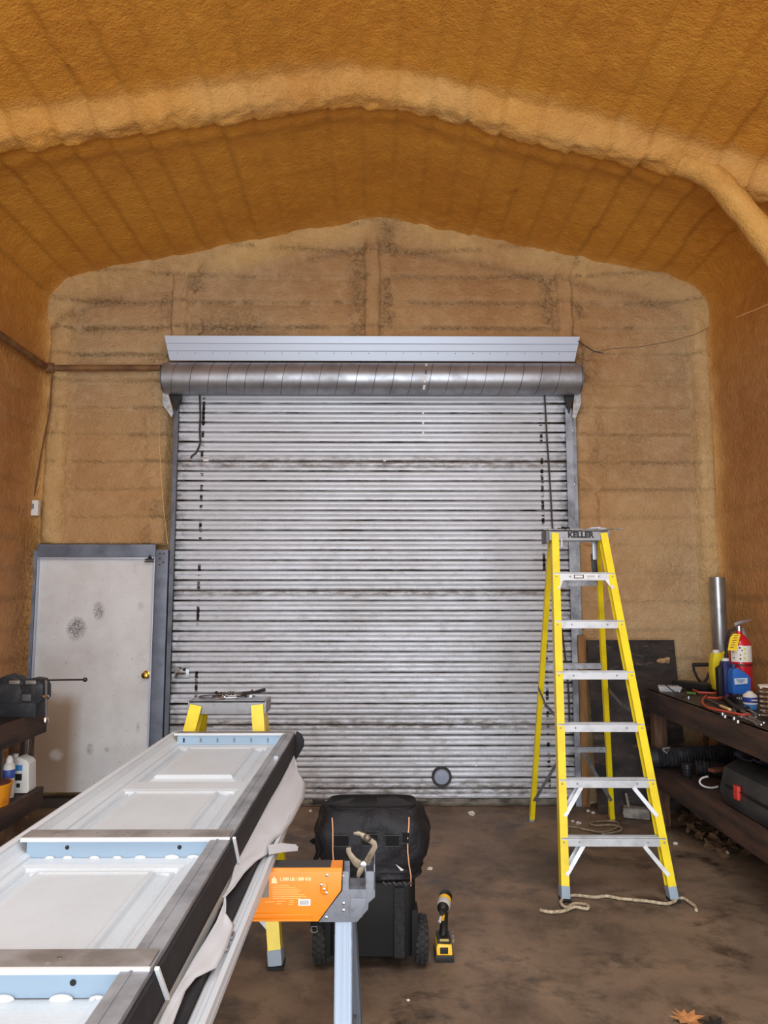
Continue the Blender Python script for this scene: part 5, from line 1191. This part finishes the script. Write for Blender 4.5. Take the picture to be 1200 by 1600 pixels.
# protective foam film: draped over the side of the stack
def PF(x, y, off=0):
    d = ray(x, y); n = Vector((1, 0, 1)); c = -.386+.925+off   # X + z = c
    t = (c-CH)/(d.x+d.z); return Vector((0, 0, CH))+d*t
filmm = mat('foam_film', (200, 205, 212), .55, 0, trans=.0, alpha=1)
def film(name, stn, nj=7, wav=.004, label=None, parent=None):
    vs = []; fs = []; rows = []
    for i in range(len(stn)-1):
        for k in range(5):
            t = k/5; rows.append([tuple(stn[i][e][c]*(1-t)+stn[i+1][e][c]*t for c in (0, 1)) for e in (0, 1)])
    rows.append(list(stn[-1]))
    for i, (a, c_) in enumerate(rows):
        for j in range(nj):
            t = j/(nj-1); P_ = PF(a[0]*(1-t)+c_[0]*t, a[1]*(1-t)+c_[1]*t, .002+wav*math.sin(t*PI)*(math.sin(i*.35+t*5)+.6*math.sin(i*.83+2)))
            vs.append(P_)
    for i in range(len(rows)-1):
        for j in range(nj-1): a = i*nj+j; fs.append((a, a+1, a+nj+1, a+nj))
    o = MB().add(vs, fs).build(name, filmm, smooth=3, solid=.0012); 
    return o
fl = film('foam_film', [((459, 1180), (461, 1184)), ((454, 1192), (466, 1206)), ((447, 1205), (478, 1224)), ((436, 1226), (476, 1246)), ((418, 1256), (456, 1284)), ((404, 1282), (442, 1303)), ((392, 1302), (432, 1309)),
     ((382, 1322), (422, 1320)), ((372, 1342), (418, 1334)), ((367, 1352), (400, 1346)), ((362, 1372), (382, 1364)), ((357, 1386), (367, 1385)), ((348, 1402), (353, 1401))])
tag(fl, 'white foam film peeling off the far side edge of the door sections', 'film')
fl = film('foam_film', [((350, 1400), (353, 1402)), ((349, 1412), (353, 1428)), ((338, 1440), (366, 1446)), ((320, 1470), (356, 1478)), ((300, 1502), (338, 1512)), ((286, 1528), (306, 1528)), ((270, 1555), (290, 1548)), ((252, 1590), (276, 1584)), ((236, 1625), (262, 1622)), ((226, 1660), (250, 1660))])
tag(fl, 'white foam film sagging along the near side edge of the door sections', 'film')
q = [(418, 1321), (440, 1318), (462, 1320), (466, 1324), (465, 1330), (440, 1332), (420, 1336)]
o = MB().prism([PF(x, y, .006) for x, y in q], (.0, 0, .0015)).build('film_strip', filmm, bevel=0); tag(o, 'short torn tongue of white film sticking out towards the tool bag', 'film')

# ================================================================== SAWHORSE
org = mat('sawhorse_orange', (224, 130, 8), .45, 0, (214, 120, 10), 12, .5, .7, coat=.1)
sgr = mat('sawhorse_grey', (112, 116, 126), .5, .2, (94, 98, 106), 40, .5, .7)
SF = 2.33; SB_ = 2.41
sh_ = empty('sawhorse', (-.5, 2.37, 0), label='orange steel folding sawhorse with grey end bracket carrying the white door sections', cat='sawhorse')
def s2(x, y, Y=SF): v = PY(x, y, Y); return (v.x, Y, v.z)
zt_ = .8265; zb2 = s2(450, 1440)[2]; xe = s2(534, 1362)[0]
mirror = lambda x: -1.06-x      # far left end of the beam
xl_ = mirror(xe)
bp = [s2(534, 1362), s2(533, 1391), s2(497, 1440)]
xb = bp[2][0]; b = MB()
b.prism([(xl_, SF, bp[0][2]), bp[0], bp[1], bp[2], (mirror(xb), SF, zb2), (xl_, SF, bp[1][2])], (0, .004, 0))
b.prism([(xl_, SB_, bp[0][2]), (bp[0][0], SB_, bp[0][2]), (bp[1][0], SB_, bp[1][2]), (bp[2][0], SB_, zb2), (mirror(xb), SB_, zb2), (xl_, SB_, bp[1][2])], (0, .004, 0))
b.prism([(xl_, SF, bp[0][2]), (xe, SF, bp[0][2]), (xe, SF+.008, zt_), (xe, SB_-.004, zt_), (xe, SB_+.004, bp[0][2]), (xl_, SB_+.004, bp[0][2]), (xl_, SB_-.004, zt_), (xl_, SF+.008, zt_)][0:0] or [(xl_, SF, bp[0][2]), (xl_, SF+.01, zt_), (xl_, SB_-.006, zt_), (xl_, SB_+.004, bp[0][2])], (xe-xl_, 0, 0))
beam = b.build('beam', org, sh_, bevel=.0015)
b = MB(); z1 = s2(450, 1426)[2]; z2 = s2(450, 1434)[2]
b.prism([(mirror(xb)+.02, SF+.001, z1), (s2(489, 1426)[0], SF+.001, z1), (s2(489, 1426)[0], SF-.004, z1-.002), (mirror(xb)+.02, SF-.004, z1-.002)], (0, 0, -.004)); b.prism([(mirror(xb)+.02, SF+.001, z2), (s2(487, 1430)[0], SF+.001, z2), (s2(487, 1430)[0], SF-.005, z2-.003), (mirror(xb)+.02, SF-.005, z2-.003)], (0, 0, -.004))
b.build('pressed_rib', org, beam)
MB().box(((-.62+s2(516, 1360)[0])/2, (SF+SB_)/2, zt_+.0008), (s2(516, 1360)[0]+.62, .058, .003)).build('grip_strip', mat('scuffed_black', (52, 50, 50), .7, 0, (96, 88, 80), 30, .6, .75), sh_)
# printed matter
pink = mat('print_white', (246, 214, 160), .5)
Mx = frame((s2(461.5, 1373)[0], SF-.0012, s2(461, 1373.5)[2]), (1, 0, 0), (0, 0, 1))
text('1,300 LB / 589 KG', pink, beam, Mx, .0125, .0004)
q = [s2(424, 1380), s2(433, 1380), s2(432, 1373), s2(429.5, 1371), s2(428.5, 1368), s2(427, 1371), s2(425, 1373)]
MB().prism([(x, SF-.001, z) for x, y, z in q], (0, -.0006, 0)).build('weight_icon', pink, beam)
b = MB()
for k in range(8):
    x0 = s2(426, 1383)[0]; x1 = s2((452, 462, 465, 470, 466, 476, 479, 470)[k], 1383)[0]; z = s2(426, 1383.5+k*2.9)[2]; b.box(((x0+x1)/2, SF-.0008, z), (x1-x0, .0008, .0019))
for (xa, xb_, yy) in ((414, 429, 1409), (432, 446, 1408), (432, 440, 1412), (451, 459, 1407), (451, 460, 1410), (451, 458, 1413)):
    x0 = s2(xa, yy)[0]; x1 = s2(xb_, yy)[0]; b.box(((x0+x1)/2, SF-.0008, s2(xa, yy)[2]), (x1-x0, .0008, .0017))
b.build('small_print', mat('print_pale', (244, 186, 104), .5), beam)
c0, c1 = s2(463, 1405), s2(488.5, 1414.5)
bc = MB().box(((c0[0]+c1[0])/2, SF-.001, (c0[2]+c1[2])/2), (.036, .001, .018)).build('barcode_patch', mat('patch_white', (236, 232, 226), .5), beam)
b = MB()
for k in range(11): b.box(((c0[0]+c1[0])/2-.0125+k*.0025, SF-.0018, (c0[2]+c1[2])/2), (.0008+.0008*(k % 3 == 0), .0006, .013))
b.build('bars', mat('bar_navy', (30, 34, 60), .6), bc)
# grey window and bracket
g0, g1 = s2(403, 1366), s2(420, 1402)
MB().box(((-.47+g1[0])/2, SF-.001, (g0[2]+g1[2])/2), (g1[0]+.47, .002, g0[2]-g1[2])).build('grey_label', mat('faded_label', (118, 112, 106), .6), beam)
gp = [s2(536, 1361), s2(545, 1361), s2(545, 1389), s2(570, 1389), s2(570, 1361), s2(586, 1361), s2(586, 1401), s2(576, 1410), s2(575, 1420), s2(558, 1440), s2(498, 1440), s2(535, 1391)]
gp = [(x, SF-.004, z) for x, y, z in gp]
gb = MB().prism(gp, (0, .004, 0)).prism([(x, SB_+.003, z) for x, y, z in gp], (0, .004, 0)).build('end_bracket', sgr, sh_, bevel=.001)
x5 = s2(586, 1361)[0]; x4 = s2(570, 1361)[0]; z5 = gp[4][2]
b = MB(); b.box((x5-.002, (SF+SB_)/2, (z5+zt_)/2-.02), (.004, SB_-SF+.008, .075)); b.box((x4+.002, (SF+SB_)/2, (z5+gp[3][2])/2+.004), (.004, SB_-SF+.008, .062)); b.box(((x4+x5)/2, (SF+SB_)/2, z5-.02), (x5-x4, .05, .003))
b.box(((gp[2][0]+gp[3][0])/2, (SF+SB_)/2, gp[2][2]-.002), (gp[3][0]-gp[2][0], SB_-SF, .004)); b.build('bracket_fold', sgr, gb, bevel=.001)
b = MB(); q = [s2(548, 1402), s2(572, 1402), s2(571, 1417), s2(566, 1421), s2(566, 1432), s2(546, 1432)]
b.prism([(x, SF-.004, z) for x, y, z in q], (0, -.003, 0)); b.build('pressed_pad', sgr, gb, bevel=.0028)
for (x, y) in ((537, 1410), (537, 1421), (510, 1432), (511, 1367), (537, 1368)):
    v = s2(x, y); MB().lathe([(.0001, 0), (.005, 0), (.0045, .003), (.0001, .0045)], (v[0], SF-.004 if y != 1367 and y != 1368 else SF, v[2]), (0, -1, 0), 12).build('rivet', screwm, gb)
v = s2(506, 1388); b = MB().ball((v[0], SF-.0, v[2]), .016, 14, (.75, .25, 1.25)); b.build('latch_boss', org, beam)
for dx, dz in ((-.007, .012), (.001, 0), (.008, -.011)): MB().lathe([(.0001, 0), (.0048, 0), (.004, .004), (.0001, .005)], (v[0]+dx, SF-.003, v[2]+dz), (0, -1, 0), 10).build('bolt_head', screwm, beam)
# legs
legm = mat('bright_leg_steel', (128, 138, 152), .4, .4)
def leg(x0, Y0, x1, Y1, nm='leg'):
    b = MB(); w_ = .026
    A, Bv = Vector((x0, Y0, .70)), Vector((x1, Y1, .012))
    for (a0, a1, c0_, c1_) in ((-w_, w_, -.002, .002), (-w_, -w_+.004, -.002, .020), (w_-.004, w_, -.002, .020), (-.006, -.002, -.006, 0), (.010, .014, -.006, 0)):
        b.sweep([(a0, c0_), (a1, c0_), (a1, c1_), (a0, c1_)], Bv, A, (1, 0, 0))
    o = b.build(nm, legm, sh_); MB().box((x1, Y1, .012), (.07, .05, .024)).build('foot', rubber, o, bevel=.004); return o
leg(-.105, 2.345, -.093, 2.06); leg(-.098, 2.40, -.070, 2.70)
leg(mirror(-.105), 2.345, mirror(-.093), 2.06); leg(mirror(-.098), 2.40, mirror(-.07), 2.70)
b = MB().cyl((-.085, 2.17, .28), (-.078, 2.60, .28), .006, seg=8); b.build('leg_brace', sgr, sh_)
# locking clamp resting in the bracket notch
pk = mat('nickel_clamp', (124, 112, 96), .42, .8, (84, 76, 66), 20, .45, .7)
KY = SF+.012
def k2(x, y): v = PY(x, y, KY); return Vector((v.x, KY, v.z))
kc = empty('locking_clamp', tuple(k2(560, 1372)), label='worn metal locking C clamp resting upright in the grey sawhorse bracket', cat='clamp')
def flat(px_, t=.010): return MB().prism([k2(x, y) for x, y in px_], (0, t, 0))
flat([(552, 1301), (560, 1299), (571, 1303), (579, 1309), (588, 1315), (590, 1324), (583, 1338), (577, 1352), (571, 1354), (567, 1348), (575, 1334), (582, 1322), (579, 1319), (569, 1314), (562, 1306), (553, 1305)]).build('upper_jaw', pk, kc, bevel=.0012)
flat([(541, 1325), (548, 1324), (549, 1331), (556, 1340), (565, 1346), (566, 1352), (560, 1358), (552, 1352), (545, 1340), (541, 1332)]).build('lower_jaw', pk, kc, bevel=.0012)
flat([(563, 1350), (572, 1351), (570, 1358), (561, 1372), (557, 1370), (558, 1362)], .012).build('handle', pk, kc, bevel=.0012)
for (x, y, r_) in ((568, 1350, .011), (573, 1308, .009)): MB().lathe([(.0001, 0), (r_, 0), (r_*.8, .005), (.0001, .006)], k2(x, y), (0, -1, 0), 14).build('pivot_pin', screwm, kc)
MB().ball(k2(574, 1309)+Vector((0, -.004, 0)), .012, 12, (1, .5, 1)).build('swivel_tip', pk, kc)

# ================================================================== ROLLING TOOL BAG
nyl = mat('black_nylon', (20, 20, 25), .62, 0, (32, 32, 38), 7, .45, .65, bump=1, bs=18, spec=.4)
nyl2 = mat('black_panel_nylon', (12, 12, 14), .65, spec=.3)
BX = -.03; BY = 3.60
bag = empty('tool_bag', (BX, BY, 0), label='black rolling tool bag with knobbly wheels and orange piping behind the sawhorse', cat='bag')
def loft(rings, m, name, parent, seg=56, ex=5, nz_=.0, bevel=0):
    vs = []; fs = []
    for i, (z, hw_, hd, cx, cy) in enumerate(rings):
        for k in range(seg):
            a = 2*PI*k/seg; c_, s_ = math.cos(a), math.sin(a); r_ = (abs(c_)**ex+abs(s_)**ex)**(-1/ex)
            x, y = cx+hw_*r_*c_, cy+hd*r_*s_
            w_ = nz_*(math.sin(a*5+z*22)+.7*math.sin(a*9-z*37+1)+.6*math.sin(z*60+a*3)); x += w_*c_; y += w_*s_; vs.append((x, y, z+w_*.6))
    n = len(rings)
    for i in range(n-1): fs += [(i*seg+k, i*seg+(k+1) % seg, (i+1)*seg+(k+1) % seg, (i+1)*seg+k) for k in range(seg)]
    fs += [tuple(range(seg-1, -1, -1)), tuple(range((n-1)*seg, n*seg))]
    return MB().add(vs, fs).build(name, m, parent, smooth=.9)
loft([(.05, .18, .13, BX-.005, BY), (.06, .195, .145, BX-.005, BY), (.20, .20, .15, BX-.005, BY), (.36, .198, .15, BX-.003, BY), (.375, .19, .14, BX, BY)], nyl2, 'lower_case', bag, ex=9)
rg = []
for z, hw_, hd in ((.37, .205, .145), (.385, .224, .158), (.40, .220, .152), (.415, .229, .160), (.43, .225, .155), (.445, .234, .162), (.47, .248, .168), (.50, .255, .172), (.54, .266, .175), (.57, .264, .172), (.60, .254, .165), (.63, .240, .155), (.655, .226, .140), (.672, .214, .125), (.678, .20, .11)):
    rg.append((z, hw_, hd, BX, BY))
loft(rg, nyl, 'upper_bag', bag, ex=4.2, nz_=.007)
loft([(.668, .206, .112, BX, BY), (.682, .206, .110, BX, BY), (.686, .200, .102, BX, BY), (.676, .186, .09, BX, BY)], nyl2, 'mouth_frame', bag, ex=5)
FYb = BY-.165
def g2(x, y, Y=3.43): v = PY(x, y, Y); return Vector((v.x, Y, v.z))
pip = mat('tan_orange_piping', (222, 168, 128), .6)
def onbag(x, y):
    """front surface of the upper bag at this height"""
    v = PY(x, y, FYb); z = v.z; zz = [r[0] for r in rg]; hd = np.interp(z, zz, [r[2] for r in rg]); hw_ = np.interp(z, zz, [r[1] for r in rg])
    u = min(abs(v.x-BX)/hw_, .97); Yf = BY-hd*(1-u**4.2)**(1/4.2)-.006; return PY(x, y, Yf-.010)
for pts in ([(519, 1278), (520, 1295), (520, 1312), (520, 1330), (521, 1345)], [(639, 1277), (639, 1290), (637, 1310), (637, 1330), (639, 1350), (642, 1368), (642, 1384)]):
    MB().tube([onbag(x, y) for x, y in pts], .003, 8).build('piping', pip, bag)
webb = mat('webbing', (17, 17, 19), .8, spec=.2); stitch = mat('stitch', (84, 84, 88), .7)
for (x0, y0_, x1, y1_) in ((522, 1305, 545, 1322), (565, 1303, 590, 1321), (602, 1305, 624, 1322), (628, 1301, 640, 1317)):
    c = [onbag(x0, y0_), onbag(x1, y0_), onbag(x1, y1_), onbag(x0, y1_)]
    pk_ = MB().prism(c, (0, -.004, 0)).build('pocket_loop', webb, bag)
    MB().tube([v+Vector((0, -.0045, 0)) for v in c], .0011, 5, closed=True).build('stitching', stitch, pk_)
a = PY(624, 1388, 3.425); c_ = PY(624, 1498, 3.425)
MB().box(((a.x), 3.436, (a.z+c_.z)/2), (.045, .012, a.z-c_.z)).build('front_strap', mat('fuzzy_strap', (40, 40, 44), .9, 0, (26, 26, 28), 60, .4, .6, bump=.5, bs=200), bag, bevel=.003)
b = MB()
for k in range(6): b.tube([PY(598+k*8, 1378+2*(k % 2), 3.425), PY(604+k*8, 1383-2*(k % 2), 3.42)], .005, 6)
b.build('zip_pulls', mat('pull_grey', (56, 56, 58), .5), bag)
MB().prism([PY(618, 1350, 3.415), PY(631, 1359, 3.415), PY(627, 1361, 3.415)], (0, -.002, 0)).build('white_tag', mat('tag_white', (206, 206, 206), .6), bag)
v = PY(491, 1452, 3.44); MB().tube([v+Vector(q_2) for q_2 in ((-.012, 0, .012), (.012, 0, .012), (.014, 0, -.008), (0, 0, -.014), (-.014, 0, -.008))], .003, 6, closed=True).build('buckle', screwm, bag)
MB().box(PY(489, 1442, 3.45), (.022, .01, .045)).build('buckle_strap', webb, bag)
MB().tube([PY(487, 1316, 3.46), PY(494, 1308, 3.46), PY(499, 1330, 3.45), PY(492, 1345, 3.45)], [.014, .016, .014, .010], 8).build('side_clip', webb, bag)
tyre = mat('tyre_rubber', (38, 38, 38), .85)
def wheel(cx):
    c = Vector((cx, 3.53, .102)); b = MB(); R_ = .092
    b.lathe([(.05, -.028), (.078, -.030), (.088, -.022), (R_, -.008), (R_, .008), (.088, .022), (.078, .030), (.05, .028), (.05, -.028)], c, (1, 0, 0), 28)
    for k in range(22):
        a = 2*PI*k/22
        for s_ in (-1, 0, 1):
            aa = a+(0 if s_ else PI/22); Rm = Matrix.Rotation(-aa, 3, 'X'); ctr = c+Rm @ Vector((s_*.0195, 0, R_+(-.003 if s_ else .002)))
            b.box(ctr, (.014, .015, .014), Rm)
    w_ = b.build('wheel', tyre, bag, smooth=.4)
    MB().lathe([(.0001, -.02), (.05, -.024), (.05, .024), (.0001, .02)], c, (1, 0, 0), 20).build('hub', blackp, w_)
wheel(BX-.232); wheel(BX+.222)
MB().cyl((BX-.22, 3.53, .102), (BX+.21, 3.53, .102), .012, seg=8).build('axle', blackp, bag)
b = MB(); b.box((BX-.195, 3.49, .16), (.03, .10, .20)); b.box((BX+.19, 3.49, .16), (.03, .10, .20)); b.box((BX, 3.70, .028), (.34, .05, .056)); b.build('wheel_guards', nyl2, bag, bevel=.01)

# ================================================================== IMPACT DRIVER
D0 = PZ(694, 1500, 0); dX, dYc = D0.x, D0.y+.03
yd = mat('tool_yellow', (242, 186, 20), .4); yb2 = mat('tool_black', (24, 24, 24), .5)
drv = empty('impact_driver', (dX, dYc, 0), label='yellow and black cordless impact driver standing on its battery right of the tool bag', cat='drill')
MB().box((dX, dYc, .016), (.085, .115, .030)).build('battery_base', yb2, drv, bevel=.006)
bt = MB().prism([(dX-.036, dYc-.058, .032), (dX+.036, dYc-.058, .032), (dX+.033, dYc-.050, .074), (dX-.028, dYc-.050, .078), (dX-.036, dYc-.056, .066)], (0, .108, 0)).build('battery_shell', yd, drv, bevel=.005)
MB().box((dX-.002, dYc-.058, .052), (.036, .006, .026)).build('battery_window', ink, bt, bevel=.002)
MB().box((dX, dYc, .085), (.062, .095, .022)).build('handle_foot', yb2, drv, bevel=.006)
MB().box((dX, dYc-.046, .092), (.040, .006, .010), Matrix.Rotation(-.3, 3, 'X')).build('charge_panel', mat('olive_panel', (160, 140, 50), .5), drv, bevel=.001)
MB().tube([(dX, dYc+.012, .09), (dX+.004, dYc+.014, .13), (dX+.004, dYc+.004, .18), (dX+.002, dYc-.004, .215)], [.021, .018, .019, .024], 14).build('handle', yb2, drv)
MB().tube([(dX-.004, dYc-.022, .168), (dX-.004, dYc-.024, .185), (dX-.002, dYc-.020, .198)], [.006, .009, .008], 8).build('trigger', yd, drv)
ax = Vector((-.22, -1, -.14)).normalized(); hc = Vector((dX+.004, dYc-.0, .232))
MB().lathe([(.0001, -.078), (.024, -.076), (.0312, -.062), (.0312, -.026), (.0001, -.026)], hc, ax, 22).build('motor_housing', yb2, drv)
MB().lathe([(.0300, -.045), (.0305, -.045), (.0310, -.01), (.0300, .012), (.0001, .012)], hc, ax, 22).build('yellow_shell', yd, drv)
MB().lathe([(.0001, .0), (.0315, .0), (.0305, .028), (.026, .036), (.0001, .036)], hc, ax, 22).build('grey_nose_ring', mat('pale_nose', (176, 174, 168), .5), drv)
MB().lathe([(.0001, .034), (.027, .034), (.022, .052), (.013, .062), (.012, .080), (.0001, .080)], hc, ax, 20).build('black_nose', yb2, drv)
MB().cyl(hc+ax*.078, hc+ax*.135, .0035, seg=8).build('bit_shaft', kitm, drv)
MB().cyl(hc+ax*.115, hc+ax*.150, .0065, seg=10).build('bit_sleeve', mat('pale_sleeve', (206, 196, 198), .5), drv)
MB().cyl(hc+ax*.150, hc+ax*.162, .0035, seg=6).build('bit_tip', screwm, drv)
b = MB()
for k in range(3): b.box((dX+.044, dYc-.01+.02*k, .075+.008*k), (.006, .010, .016))
b.build('belt_hook', kitm, drv)
p = PZ(735, 1482, 0)
